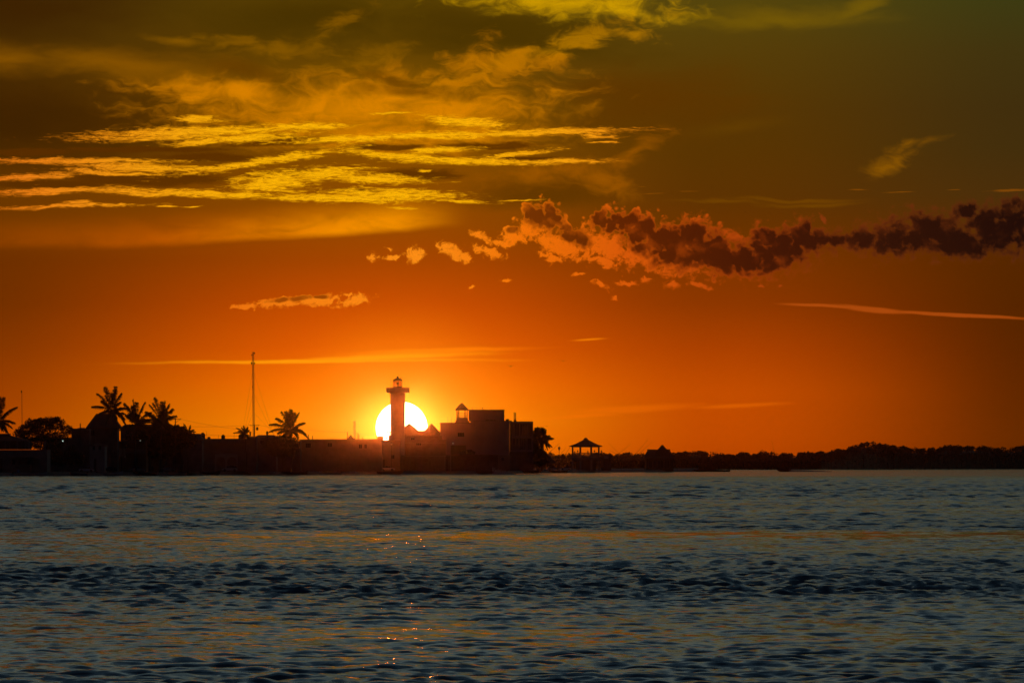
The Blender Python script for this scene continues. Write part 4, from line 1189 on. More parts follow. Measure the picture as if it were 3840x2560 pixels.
def arcade():
    D = shore(850) + 17; p = Plan(D)
    t = thing('arcade', 'pale wall pierced by two round arches behind a parked car', 'arcade', (p.x(848), D, GZ))
    zt = p.z(1701); m = MB(); arcs = [(828, 17), (869.5, 18)]
    xs = [p.x(806)] 
    for c, r in arcs:
        xs += [p.x(c - r), p.x(c + r)]
    xs.append(p.x(891))
    for i in range(0, len(xs), 2):
        m.box((xs[i], D, GZ), (xs[i + 1], D + .4, zt))
    for c, r in arcs:
        x0, R_, zs = p.x(c), r * p.k, p.z(1731); zs_ = p.z(1712.5)
        zs = zs_ - R_ * .95
        n = 12
        arc = [(x0 + R_ * math.cos(math.pi * j / n), zs + R_ * .95 * math.sin(math.pi * j / n)) for j in range(n + 1)]
        for j in range(n):
            (xa, za), (xb, zb) = arc[j], arc[j + 1]
            m.rings([[(xa, y, za), (xa, y, zt), (xb, y, zt), (xb, y, zb)] for y in (D, D + .4)])
    m.build('wall', M['white'], t)
    MB().box((p.x(804), D - .1, zt), (p.x(893), D + .5, zt + .12)).build('coping', M['grey'], t)
    MB().box((p.x(806), D + 3, GZ), (p.x(891), D + 3.2, zt - .05)).build('inner_wall', M['dim'], t)
arcade()
water_tank('domed black water tank at the end of the tiled roof', 749, 768.5, 1621, 1645, 1600)
water_tank('small domed black water tank on the long pale parapet', 828.5, 843, 1628.5, 1646, D + 2)
water_tank('big squat black water tank beside the windswept small palm', 893, 921, 1625, 1647, D + 1)
pole('roof_antenna', 'thin bent antenna beside the left water tank', 775, 1616, 1600, .04, 'antenna', 1645, 'metal')
pole('roof_antenna', 'thin short antenna left of the small tank on the long parapet', 819, 1629, D + 1, .035, 'antenna', 1646, 'metal')
pole('roof_antenna', 'thin antenna between the small tank and the windswept palm', 878, 1622, D + 1, .035, 'antenna', 1646, 'metal')
tag(MB().box((Plan(D).x(776), D + 3, Plan(D).z(1645)), (Plan(D).x(786), D + 5, Plan(D).z(1637))).build('roof_vent', M['grey']), 'small square block on the roof beside the thin bent antenna', 'roof vent')
gable_house('shed_roof_house', 'dark low-roofed house to the right of the lattice mast', 956, 1036, 1640, 1630, 1640, 12, [(975, 1650, 990, 1664)], 'dim', 'tile', ridge='x')
tag(MB().lathe((at(1002, 1632, 1645).x, 1645, at(1002, 1632, 1645).z), [(.28, 0), (.26, .5), (.4, .55), (.42, .8), (.25, .95), (.3, 1.1), (.1, 1.3)], 10).build('chimney', M['dim']), 'knobbed chimney on the dark roof right of the mast', 'chimney')
tag(MB().lathe((at(938.5, 1632, 1600).x, 1600, at(938.5, 1634, 1600).z), [(.22, 0), (.22, .9), (.3, .95), (.3, 1.2), (.1, 1.25)], 8).build('chimney', M['dim']), 'stubby roof pipe just left of the lattice mast foot', 'chimney')
house('dark_block', 'dim flat block behind the foot of the lattice mast', 924, 962, 1636, 1605, 8, 'dim', parapet=.2)
gable_house('white_gable_house', 'whitish gabled house under the lone palm, two small windows', 952, 1040, 1688, 1668, shore(990) + 24, 9, [(979, 1720, 994, 1738), (1016, 1718, 1032, 1736)], 'cream', 'tile')
house('shop_house', 'low flat shop with a long lintel below the lone palm', 1042, 1142, 1698, shore(1090) + 22, 8, 'cream', openings=[(1062, 1722, 1082, 1746), (1088, 1722, 1106, 1746)], doors=[(1115, 1128, 1722)], parapet=.6)
D = 1690
house('flat_roof_building', 'long flat-roofed building between the lone palm and the lighthouse', 1125, 1432, 1646, D, 12, 'cream', windows=[(1145.5, 1660, 1166, 1679), (1228, 1659, 1246, 1675), (1345, 1664, 1358, 1681), (1366, 1664, 1376, 1681)], doors=[], parapet=.35)
D2 = shore(1250) + 20
house('front_row_house', 'low row house with wide dark openings in front of the flat-roofed building', 1144, 1300, 1705, D2, 7, 'dim', openings=[(1152, 1722, 1165, 1742), (1250, 1720, 1298, 1748)], windows=[(1192, 1724, 1206, 1740)], doors=[(1222, 1232, 1722)], parapet=.25)
house('pale_front_house', 'pale blank-walled house in front of the flat-roofed building', 1302, 1346, 1716, shore(1320) + 19, 7, 'white', doors=[(1330, 1340, 1730)], parapet=.2)
house('sunlit_side_house', 'plain two storey house just left below the lighthouse', 1380, 1500, 1650, shore(1440) + 22, 8, 'cream', windows=[(1395, 1704, 1409, 1720), (1466, 1704, 1480, 1720)], doors=[(1430, 1444, 1722)], parapet=.3)
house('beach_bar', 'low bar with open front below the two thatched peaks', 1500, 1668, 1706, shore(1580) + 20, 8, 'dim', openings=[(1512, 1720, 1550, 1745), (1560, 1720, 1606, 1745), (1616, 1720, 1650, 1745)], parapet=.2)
p = Plan(D)
for px, top, w, lab in ((1156.5, 1628, .10, 'left of a pair of stubby roof posts right of the lone palm'), (1172, 1633, .10, 'right of a pair of stubby roof posts right of the lone palm'), (1303, 1619, .12, 'thick post left of the stepped chimney on the flat roof'), (1342.5, 1622, .11, 'thick post just right of the twin lattice masts'), (1346.5, 1630, .09, 'shorter post beside the thick one right of the twin masts'), (1360, 1638, .09, 'short stub at the right end of the long flat roof')):
    pole('roof_post', lab, px, top, D + 2, w, 'post', 1648)
cc = at(1315, 1646, D + 3)
t_ = thing('chimney_block', 'stepped hump-shaped chimney block on the long flat roof', 'chimney', (cc.x, D + 3, cc.z))
MB().box((cc.x - .85, D + 2.2, cc.z - .1), (cc.x + 1.3, D + 4, cc.z + .28)).build('base', M['dim'], t_)
MB().lathe((cc.x, D + 3, cc.z + .28), [(.72, 0), (.66, .3), (.38, .62), (.30, .68)], 8, True).build('hood', M['dim'], t_)
MB().box((cc.x - .32, D + 2.7, cc.z + .962), (cc.x + .32, D + 3.3, cc.z + 1.25)).build('cap', M['dim'], t_)

def lattice(name, label, px, py_top, py_base, D, w, r, group=None, step=1.0, z0=None, cat='mast', lean=0.0, legs=3):
    """slim mast of three legs with zigzag bracing"""
    top = at(px, py_top, D); zb = at(px, py_base, D).z if z0 is None else z0
    xb = at(px + lean, py_base, D).x
    t = thing(name, label, cat, (xb, D, zb), group)
    offs = [(-w / 2, 0), (w / 2, 0), (0, w * .8)][:legs]
    P3 = lambda i, f: Vector((xb + (top.x - xb) * f + offs[i][0], D + offs[i][1], zb + (top.z - zb) * f))
    for i in range(legs):
        MB().tube([P3(i, 0), P3(i, .5), P3(i, 1)], r, 6).build('leg', M['metal'], t)
    n = max(3, int((top.z - zb) / step)); br = MB()
    for s in range(n):
        for i in range(legs):
            j = (i + 1) % legs
            br.tube([P3(i, s / n), P3(j, (s + 1) / n)], r * .55, 4)
    br.build('bracing', M['metal'], t)
    return t, P3
for px, lab in ((1327.5, 'left one of two thin twin lattice masts on the flat roof'), (1331.8, 'right one of two thin twin lattice masts on the flat roof')):
    lattice('twin_mast', lab, px, 1577.5, 1646, D + 4, .14, .05, 'twin masts on the flat roof', .45)
# the tall guyed radio mast
T, P3 = lattice('radio_mast', 'very tall slim guyed lattice mast with small dish antennas', 948.8, 1319, 1635, 1650, .50, .052, None, .6, lean=3.0)
k = 1650 / F
for px, py, r, lab in ((954.3, 1324, 2.4, None), (944.3, 1331, 2.0, None), (943.4, 1361.5, 3.6, 'largest dish antenna'), (954.6, 1362, 2.2, None), (946.4, 1450.5, 2.4, None)):
    q = at(px, py, 1650); sgn = 1 if px > 949 else -1
    m = MB(); m.rings([[(q.x + dx, 1650 - .1 + rr * r * 1.3 * k * math.cos(2 * math.pi * j / 12), q.z + rr * r * 1.3 * k * math.sin(2 * math.pi * j / 12)) for j in range(12)] for dx, rr in ((-.16, .3), (-.1, .9), (.1, 1.0), (.14, .9))])
    m.tube([(q.x, 1650, q.z), (at(949, py, 1650).x, 1650.1, q.z)], .05, 5)
    o = m.build('dish_antenna', M['dark'], T)
    if lab:
        o['label'] = lab
for (ax, ay), (bx, by), yo in (((947, 1392), (913, 1595), 14), ((951, 1392), (1017, 1596), 12), ((948, 1476), (921, 1596), 14), ((952, 1476), (1011, 1597), 12), ((949, 1548), (930, 1592), 10), ((953, 1548), (1018, 1612), 12), ((949, 1392), (952, 1600), -18)):
    a, b = at(ax, ay, 1650.2), at(bx, by, 1650 + yo)
    b2 = a.lerp(b, (a.z - GZ - 5) / max(1e-3, a.z - b.z))
    MB().tube([a, a.lerp(b2, .5) + Vector((0, 0, -.25)), b2], .022, 4).build('guy_wire', M['metal'], T)

# utility poles and lines
def utility_pole(label, px, py_top, D, arm0, arm1, arm_y, brace=True):
    p = Plan(D); x = p.x(px); zt = p.z(py_top)
    t = thing('utility_pole', label, 'utility pole', (x, D, GZ), 'utility poles')
    MB().tube([(x, D, GZ - .1), (x, D, (GZ + zt) / 2), (x, D, zt)], .16, 8, .12).build('post', M['wood'], t)
    MB().box((p.x(arm0), D - .2, p.z(arm_y + .9)), (p.x(arm1), D - .08, p.z(arm_y - .9))).build('crossarm', M['wood'], t)
    if brace:
        MB().tube([(p.x(arm1 - 2), D - .14, p.z(arm_y + 1.2)), (x, D - .14, p.z(arm_y + 12))], .05, 5).build('brace', M['metal'], t)
    for f in (0.02, .5, .98):
        MB().lathe((p.x(arm0 + (arm1 - arm0) * f), D - .14, p.z(arm_y - .9)), [(.05, 0), (.08, .06), (.05, .14), (.03, .2)], 8).build('insulator', M['dark'], t)
    return t
utility_pole('wooden utility pole with slanted brace beside the bushy palm', 658, 1567.5, 1545, 641, 679, 1571)
u2 = utility_pole('utility pole with short crossarm at the foot of the lattice mast', 954.5, 1592, 1630, 937, 972, 1594.5, False)
q = at(965, 1606, 1630)
MB().lathe((q.x, 1629.6, q.z - .5), [(.2, 0), (.3, .1), (.3, .8), (.2, .9)], 10).build('transformer', M['metal'], u2)
MB().tube([(q.x - .8, 1629.6, q.z - .1), (q.x - .2, 1629.6, q.z - .1)], .06, 5).build('bracket', M['metal'], u2)
def wire(label, a, b, sag=.5, r=.028):
    a, b = at(*a), at(*b)
    pts = [a.lerp(b, i / 8) + Vector((0, 0, -sag * 4 * (i / 8) * (1 - i / 8))) for i in range(9)]
    tag(MB().tube(pts, r, 4).build('power_line', M['dark']), label, 'power line', 'power lines across the town')
wire('upper wire sloping from the braced utility pole to the mast foot', (678, 1571, 1544.8), (938, 1614, 1629.8), .35)
wire('level wire running from the braced pole to the mast foot crossarm', (644, 1597, 1544.8), (938, 1594, 1629.8), .3)
wire('wire from the mast foot crossarm to the lone palm', (972, 1594, 1629.8), (1112, 1608, 1660), .2)
wire('long wire from the lone palm to the thick roof post', (1112, 1607, 1660), (1303, 1620, 1692), .2)
wire('wire slanting over the roofs towards the lighthouse', (1303, 1620, 1692), (1470, 1634, 1780), .3)
wire('low slack wire across the roofs of the long house', (700, 1625, 1590), (1002, 1634, 1640), .3)

# thin mast at the far left
tm = thing('thin_mast', 'thin whip mast with a small head above the round tree', 'mast', (at(82.5, 1700, 1580).x, 1580, GZ))
a, b = at(83.5, 1700, 1580), at(82, 1466, 1580)
MB().tube([Vector((a.x, 1580, GZ)), a.lerp(b, .5), b], .10, 6, .065).build('post', M['metal'], tm)
MB().lathe((b.x - .1, 1580, b.z - .45), [(.04, 0), (.17, .1), (.2, .35), (.1, .5), (.12, .62), (.04, .7)], 8).build('head', M['dark'], tm)

# ================================================================== roofs by the lighthouse
def palapa(label, px, py_peak, py_eave, px_r, D, posts=4, name='palapa', cat='thatched shelter', zf=None, squash=1.0):
    p = Plan(D); cx = p.x(px); r = px_r * p.k; zf = GZ if zf is None else zf
    t = thing(name, label, cat, (cx, D, zf))
    thatch_cone(MB_ := MB(), cx, D, p.z(py_eave), p.z(py_peak), r, squash=squash)
    MB_.build('roof', M['thatch'], t)
    MB().lathe((cx, D, p.z(py_peak) - .25), [(.34, 0), (.30, .25), (.12, .42)], 8).build('roof_cap', M['thatch'], t)
    for j in range(posts):
        a = 2 * math.pi * (j + .5) / posts
        MB().tube([(cx + r * .72 * math.cos(a), D + squash * r * .72 * math.sin(a), zf), (cx + r * .72 * math.cos(a), D + squash * r * .72 * math.sin(a), p.z(py_eave) + .3)], .11, 7).build('post', M['wood'], t)
    return t
Dp = 1815
house('upper_bar', 'dim closed bar room under the two thatched peaks by the lighthouse', 1516, 1658, 1633, Dp - 5, 10, 'dim', windows=[(1540, 1640, 1556, 1652)], parapet=.1, z0=Plan(Dp).z(1655))
house('terrace_block', 'low terrace block carrying the two thatched peaks by the lighthouse', 1456, 1672, 1648, Dp - 8, 14, 'dim', windows=[(1480, 1656, 1496, 1670), (1560, 1656, 1580, 1670)], parapet=.9)
zt = Plan(Dp).z(1655)
palapa('thatched peak directly against the right side of the lighthouse', 1534.5, 1589, 1634, 62, Dp, 6, zf=zt)
palapa('thatched peak between the sun and the hotel wall', 1618.5, 1589.5, 1632, 46, Dp + 4, 6, zf=zt)
p = Plan(Dp + 3)
tag(MB().rings([[(p.x(1550), y, p.z(a)) for y, a in ((Dp, 1636), (Dp + 3, 1614), (Dp + 6, 1636))], [(p.x(1604), y, p.z(a)) for y, a in ((Dp, 1636), (Dp + 3, 1614), (Dp + 6, 1636))]]).build('ridge_roof', M['thatch']), 'low thatched ridge joining the two peaks by the lighthouse', 'roof')
def truss():
    p = Plan(Dp - 7.5); t = thing('timber_railing', 'criss-cross timber railing glowing under the right thatched peak', 'railing', (p.x(1622), Dp - 7.5, p.z(1648)))
    for py in (1637, 1647):
        MB().tube([(p.x(1600), Dp - 7.5, p.z(py)), (p.x(1646), Dp - 7.5, p.z(py))], .08, 5).build('rail', M['wood'], t)
    for i in range(5):
        a = 1602 + i * 9
        MB().tube([(p.x(a), Dp - 7.5, p.z(1646.5)), (p.x(a + 8), Dp - 7.5, p.z(1637.5))] if i % 2 else [(p.x(a), Dp - 7.5, p.z(1637.5)), (p.x(a + 8), Dp - 7.5, p.z(1646.5))], .07, 5).build('brace', M['wood'], t)
truss()
p = Plan(1790)
t_ = thing('roof_frame', 'small open frame on the roof just left of the lighthouse shaft', 'roof frame', (p.x(1456), 1790, p.z(1646)))
for px in (1450.5, 1463):
    MB().box((p.x(px - 1), 1790, p.z(1648)), (p.x(px + 1), 1790.2, p.z(1618))).build('post', M['dim'], t_)
MB().box((p.x(1449), 1789.9, p.z(1620)), (p.x(1466), 1790.6, p.z(1617))).build('lintel', M['dim'], t_)
MB().box((p.x(1457), 1789.95, p.z(1648)), (p.x(1466), 1790.4, p.z(1631))).build('panel', M['dim'], t_)
t_ = thing('roof_railing', 'thin roof railing at the lower left edge of the sun disc', 'railing', (p.x(1442), 1789, p.z(1648)))
MB().tube([(p.x(1437), 1789, p.z(1639.5)), (p.x(1450), 1789, p.z(1639.5))], .06, 5).build('rail', M['metal'], t_)
MB().tube([(p.x(1437), 1789, p.z(1644)), (p.x(1450), 1789, p.z(1642))], .05, 5).build('rail', M['metal'], t_)
for px, py in ((1437.5, 1629), (1443, 1639), (1449, 1639)):
    MB().tube([(p.x(px), 1789, p.z(1649)), (p.x(px), 1789, p.z(py))], .06, 5).build('post', M['metal'], t_)
house('roof_hut', 'tiny hipped hut at the lower left edge of the sun disc', 1416, 1436, 1638, 1788, 3, 'dim', parapet=.05, z0=p.z(1650))
m = MB(); gable_roof(m, p.x(1413), p.x(1439), 1787.6, 1791.4, p.z(1638), p.z(1634.5), 'x', .6, .1)
tag(m.build('hut_roof', M['tile']), 'low hipped roof on the tiny hut left of the sun disc', 'roof')

# ================================================================== the hotel
def hotel():
    D = 1812; p = Plan(D)
    t = thing('hotel', 'big stepped pale hotel block right of the sun with a lookout', 'hotel', (p.x(1830), D + 8, GZ))
    # left wing
    w = MB(); hs = [(p.x(1716), p.x(1741), p.z(1637.5), p.z(1621)), (p.x(1690), p.x(1748), p.z(1703), p.z(1669))]
    wall_holes(w, p.x(1651), p.x(1764.8), GZ, p.z(1586), D, .3, hs)
    w.box((p.x(1651), D + .3, GZ), (p.x(1651) + .3, D + 12, p.z(1586))); w.box((p.x(1651) + .3, D + 11.7, GZ), (p.x(1764.8), D + 12, p.z(1586)))
    w.build('left_wall', M['lilac'], t)
    MB().box((p.x(1648.5), D - .1, p.z(1586)), (p.x(1764.6), D + 12, p.z(1583.6))).build('left_roof', M['grey'], t)
    window(t, *hs[0], D, 2)
    MB().box((hs[1][0], D + 2.6, hs[1][2]), (hs[1][1], D + 2.8, hs[1][3])).build('loggia_wall', M['dim'], t)
    # tall middle block
    w = MB(); hs = [(p.x(1766), p.x(1775), p.z(1702), p.z(1585))]
    wall_holes(w, p.x(1765), p.x(1911), GZ, p.z(1537.5), D - 1.2, .3, [])
    w.box((p.x(1765), D - .9, GZ), (p.x(1765) + .3, D + 14, p.z(1537.5))); w.box((p.x(1911) - .3, D - .9, GZ), (p.x(1911), D + 14, p.z(1577.6)))
    w.box((p.x(1765) + .3, D + 13.7, GZ), (p.x(1891), D + 14, p.z(1537.5)))
    mid = MB()
    # the front wall steps down to the right wing
    w.v, w.f = [], []
    wall_holes(w, p.x(1775.5), p.x(1911), GZ, p.z(1578), D - 1.2, .3, [])
    w.box((p.x(1757.5), D + .302, p.z(1577.9)), (p.x(1891), D + .6, p.z(1538)))
    w.box((p.x(1764.8), D + .302, GZ), (p.x(1775.5), D + .6, p.z(1578)))
    w.box((p.x(1775.5), D - .9, GZ), (p.x(1775.5) + .3, D + .3, p.z(1578)))
    w.box((p.x(1911) - .3, D - .9, GZ), (p.x(1911), D + 13, p.z(1578)))
    w.box((p.x(1891) - .3, D + .602, p.z(1577.9)), (p.x(1891), D + 12, p.z(1538)))
    w.box((p.x(1757.5), D + .602, p.z(1577.9)), (p.x(1757.5) + .3, D + 12, p.z(1538)))
    w.box((p.x(1757.5) + .3, D + 11.7, p.z(1577.9)), (p.x(1891) - .3, D + 12, p.z(1538)))
    w.build('main_wall', M['lilac'], t)
    MB().box((p.x(1756.5), D + .2, p.z(1538)), (p.x(1892), D + 12.1, p.z(1535.2))).build('main_roof', M['grey'], t)
    MB().box((p.x(1775.3), D - 1.25, p.z(1578)), (p.x(1911.3), D + .3, p.z(1576.6))).build('ledge', M['grey'], t)
    # ledge fittings
    for a, b in ((1822, 1834), (1838, 1848), (1852, 1858)):
        MB().box((p.x(a), D - .6, p.z(1576.6)), (p.x(b), D - .2, p.z(1572.5))).build('air_unit', M['dim'], t)
    # right wing: two tall open storeys framed by slabs
    y = D - .6
    f = MB()
    f.box((p.x(1911.4), y, p.z(1586)), (p.x(1999), y + 10, p.z(1579.5)))
    f.box((p.x(1911.4), y, p.z(1693)), (p.x(1999), y + 10, p.z(1687)))
    f.box((p.x(1996.5), y, p.z(1687)), (p.x(1999), y + 10, p.z(1586)))
    f.box((p.x(1911.4), y + .6, p.z(1640)), (p.x(1996.5), y + 3.0, p.z(1636)))
    f.build('right_frame', M['lilac'], t)
    bw = MB(); hs = [(p.x(a), p.x(b), p.z(d), p.z(c)) for a, b, c, d in ((1918, 1924, 1588, 1620), (1930, 1948, 1588, 1634), (1950, 1978, 1588, 1634), (1922, 1932, 1642, 1668), (1936, 1944, 1642, 1668), (1948, 1972, 1642, 1686), (1974, 1992, 1642, 1686))]
    wall_holes(bw, p.x(1911.4), p.x(1996.4), p.z(1687), p.z(1586), y + 3.1, .25, hs)
    bw.build('recessed_wall', M['cream'], t)
    for h in hs:
        window(t, *h, y + 3.1, 2 if h[1] - h[0] > 1.2 else 1, pm='glass')
    for px in (1921.5, 1927, 1979):
        MB().box((p.x(px - .9), y + .4, p.z(1686.8)), (p.x(px + .9), y + .7, p.z(1586.1))).build('fin', M['lilac'], t)
    balustrade(t, p.x(1912), p.x(1996), p.z(1686.8), p.z(1669), y + .15, .3, 'dim')
    # ground floor
    g_ = MB(); hs = [(p.x(a), p.x(b), GZ, p.z(1697)) for a, b in ((1890, 1905), (1940, 1996))]
    wall_holes(g_, p.x(1880), p.x(2000), GZ, p.z(1693.1), y + .8, .25, hs)
    g_.box((p.x(1880), y + 4, GZ), (p.x(2000), y + 4.2, p.z(1693.1)))
    g_.build('ground_floor', M['dim'], t)
    # lookout on the left wing
    xl, xr = p.x(1711), p.x(1754); zb = p.z(1586) ; y0 = D + 1.5; y1 = y0 + (xr - xl)
    lb = MB(); lb.box((xl, y0, zb + .25), (xr, y1, p.z(1565))); lb.build('lookout_base', M['lilac'], t)
    for px in (1713.5, 1720, 1743.5, 1751.5):
        MB().box((p.x(px - 1.7), y0 + .05, p.z(1565)), (p.x(px + 1.7), y0 + .3, p.z(1537))).build('lookout_post', M['wood'], t)
        MB().box((p.x(px - 1.7), y1 - .3, p.z(1565)), (p.x(px + 1.7), y1 - .05, p.z(1537))).build('lookout_post', M['wood'], t)
    for py in (1547.5, 1553.5, 1558.5, 1562):
        MB().tube([(p.x(1713), y0 + .1, p.z(py)), (p.x(1752), y0 + .1, p.z(py + .3))], .055, 5).build('lookout_rail', M['wood'], t)
    rf = MB(); cx = p.x(1731.5); cy = (y0 + y1) / 2; hw = (p.x(1757) - p.x(1706)) / 2
    rr = random.Random(4); prof = [(1.0, 0), (.9, .16), (.62, .46), (.3, .78), (.10, .97), (.03, 1.0)]
    zz0, zz1 = p.z(1536.5), p.z(1509.5)
    rings = []
    for f_, h_ in prof:
        ring = []
        for sx, sy in ((-1, -1), (-.33, -1), (.33, -1), (1, -1), (1, -.33), (1, .33), (1, 1), (.33, 1), (-.33, 1), (-1, 1), (-1, .33), (-1, -.33)):
            ring.append((cx + sx * hw * f_, cy + sy * hw * f_, zz0 + (zz1 - zz0) * h_ + rr.uniform(-.06, .04)))
        rings.append(ring)
    rf.rings([[(x * .94 + cx * .06, yy * .94 + cy * .06, zz0 - .12) for x, yy, _ in rings[0]]] + rings)
    rf.build('lookout_roof', M['thatch'], t)
    for a, b in ((1708, 1712), (1753, 1758)):
        MB().box((p.x(a), y0 + .4, p.z(1584)), (p.x(b), y0 + .9, p.z(1577))).build('lookout_bracket', M['dim'], t)
    # rooftop bits
    MB().box((p.x(1896), D + 2, p.z(1578)), (p.x(1909), D + 4, p.z(1570.5))).build('roof_vent', M['dim'], t)
    MB().box((p.x(1909.2), D + 2, p.z(1579.4)), (p.x(1919), D + 4, p.z(1576))).build('roof_kerb', M['dim'], t)
    for px, top, base, r in ((1679, 1562.5, 1584, .05), (1692.5, 1563.5, 1584, .06), (1706, 1561.5, 1584, .045), (1771.5, 1527.5, 1536, .07), (1786, 1523.5, 1536, .035)):
        MB().tube([(p.x(px), D + 3, p.z(base)), (p.x(px - .4), D + 3, p.z((top + base) / 2)), (p.x(px), D + 3, p.z(top))], r, 5).build('aerial', M['metal'], t)
    MB().tube([(p.x(1811), D + 3, p.z(1536)), (p.x(1811), D + 3, p.z(1530.5))], .05, 5).build('lamp_pole', M['metal'], t)
    MB().box((p.x(1807), D + 2.8, p.z(1531)), (p.x(1811), D + 3.2, p.z(1527.5))).build('floodlight', M['dark'], t)
hotel()
for px, top, lab in ((1928.2, 1545.5, 'left one of twin masts on the hotel right wing'), (1933.2, 1546.5, 'right one of twin masts on the hotel right wing')):
    lattice('hotel_mast', lab, px, top, 1580, 1816, .16, .05, 'twin masts on the hotel', .45)
p = Plan(1815)
tag(MB().box((p.x(1929.5), 1815, p.z(1580)), (p.x(1936), 1816.5, p.z(1573.5))).build('mast_box', M['dim']), 'square box at the foot of the twin hotel masts', 'box')
D = shore(1780) + 20
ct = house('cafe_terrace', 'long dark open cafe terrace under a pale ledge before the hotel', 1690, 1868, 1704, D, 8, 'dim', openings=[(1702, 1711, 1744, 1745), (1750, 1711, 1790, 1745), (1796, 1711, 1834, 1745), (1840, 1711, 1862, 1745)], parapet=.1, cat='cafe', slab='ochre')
house('hotel_annexe', 'low pale annexe wall right of the cafe terrace', 1869, 1912, 1706, D + 3, 6, 'cream', windows=[(1880, 1714, 1890, 1728)], parapet=.1)
house('corner_house', 'dim low house left of the cafe terrace', 1664, 1688, 1706, D + 1, 6, 'dim', doors=[(1672, 1680, 1722)], parapet=.2)
palapa('low wide palapa roof at the right end of the hotel', 2036, 1686, 1738, 54, 1840, 6, squash=.8)

# ================================================================== the bandstand gazebo
def gazebo():
    D = 2130; p = Plan(D); cx = p.x(2196.5); k = p.k
    t = thing('gazebo', 'round bandstand gazebo with a flared roof on an arcaded base', 'gazebo', (cx, D, GZ))
    zf = p.z(1715); zg = GZ - .3
    N = 8
    oct_ = lambda r, z, rot=math.pi / 8: [(cx + r * k * math.cos(rot + 2 * math.pi * j / N), D + r * k * math.sin(rot + 2 * math.pi * j / N), z) for j in range(N)]
    MB().rings([oct_(57, p.z(1724)), oct_(58.5, p.z(1723)), oct_(58.5, zf - .1), oct_(57, zf)]).build('floor', M['grey'], t)
    MB().rings([oct_(40, zg), oct_(40, p.z(1724.1))]).build('core_wall', M['dim'], t)
    for j in range(N):
        a = math.pi / 8 + 2 * math.pi * j / N
        x, y = cx + 53 * k * math.cos(a), D + 53 * k * math.sin(a)
        MB().lathe((x, y, zg), [(.42, 0), (.42, .3), (.36, .35), (.36, p.z(1724.2) - zg)], 4, True).build('base_pier', M['white'], t)
        h = p.z(1673) - zf
        MB().lathe((x, y, zf), [(.40, 0), (.40, .25), (.31, .35), (.29, h - .3), (.36, h - .2), (.36, h)], 10).build('column', M['white'], t, smooth=True)
    # balustrade panels between the columns
    me = None
    for j in range(N):
        a0, a1 = math.pi / 8 + 2 * math.pi * j / N, math.pi / 8 + 2 * math.pi * (j + 1) / N
        A = Vector((cx + 53 * k * math.cos(a0), D + 53 * k * math.sin(a0), 0)); B = Vector((cx + 53 * k * math.cos(a1), D + 53 * k * math.sin(a1), 0))
        z0, z1 = zf + .02, p.z(1696.5)
        dn = (B - A).normalized(); nn = Vector((-dn.y, dn.x, 0)) * .11
        A2, B2 = A + dn * .42, B - dn * .42
        m = MB()
        for za, zb in ((z0, z0 + .14), (z1 - .16, z1)):
            m.rings([[tuple(q) for q in (A2 - nn + Vector((0, 0, za)), A2 + nn + Vector((0, 0, za)), A2 + nn + Vector((0, 0, zb)), A2 - nn + Vector((0, 0, zb)))], [tuple(q) for q in (B2 - nn + Vector((0, 0, za)), B2 + nn + Vector((0, 0, za)), B2 + nn + Vector((0, 0, zb)), B2 - nn + Vector((0, 0, zb)))]])
        ro = m.build('railing', M['white'], t)
        nb = 8
        for i in range(nb):
            q = A2.lerp(B2, (i + .5) / nb)
            if me is None:
                hh = z1 - z0 - .3
                o = MB().lathe((0, 0, 0), [(.07, 0), (.05, hh * .12), (.105, hh * .38), (.05, hh * .8), (.07, hh)], 8).build('baluster', M['white']); me = o.data
            else:
                o = bpy.data.objects.new('baluster', me); COL.objects.link(o)
            o.location = (q.x, q.y, z0 + .14); place_child(o, ro)
    # flared roof
    prof = [(66, 1674.2), (67, 1672.6), (66, 1671), (50, 1666.5), (34, 1660), (18, 1652), (10, 1648.3)]
    MB().rings([oct_(r, p.z(py)) for r, py in prof]).build('roof', M['tile'], t)
    MB().rings([oct_(r, p.z(py)) for r, py in ((56, 1676.2), (57, 1675.9), (57, 1674.3), (56, 1674.25))]).build('ring_beam', M['white'], t)
    MB().lathe((cx, D, p.z(1648.5)), [(9.5 * k, 0), (8.8 * k, .25), (7.2 * k, .32), (7.0 * k, .5), (5 * k, .62), (3 * k, .75), (.8 * k, .86)], 12).build('cupola', M['tile'], t)
    # four wall lanterns on the railing piers
    for px, py, yo in ((2166, 1691, -4.3), (2204, 1693, -5.2), (2228.5, 1691, -4.2), (2255, 1691, -1.0), (2155.5, 1694, 2.5)):
        x = p.x(px); z = p.z(py)
        l = MB().lathe((x, D + yo, z - .85), [(.06, 0), (.06, .45), (.12, .5)], 6).lathe((x, D + yo, z), [(.34, 0), (.30, .12), (.1, .3), (.03, .42)], 8).build('lantern', M['dark'], t)
        MB().lathe((x, D + yo, z - .35), [(.14, .002), (.25, .34)], 8).build('lantern_glass', M['milk'], l)
    # stairs
    st = MB()
    for i in range(12):
        st.box((cx + 58 * k + i * .3, D - 1.6, zg), (cx + 58 * k + (i + 1) * .3, D + 1.6, zf - (i + 1) * (zf - GZ) / 13))
    st.build('stairs', M['grey'], t)
gazebo()
Dk = 2125
kk = house('ticket_kiosk', 'small flat kiosk with a pale sign panel beside the gazebo', 2262, 2292, 1707, Dk, 3, 'dim', openings=[(2266, 1722, 2288, 1732)], parapet=.1)
p = Plan(Dk)
MB().box((p.x(2265), Dk - .1, p.z(1719)), (p.x(2282), Dk - .02, p.z(1709))).build('sign_panel', M['white'], kk)

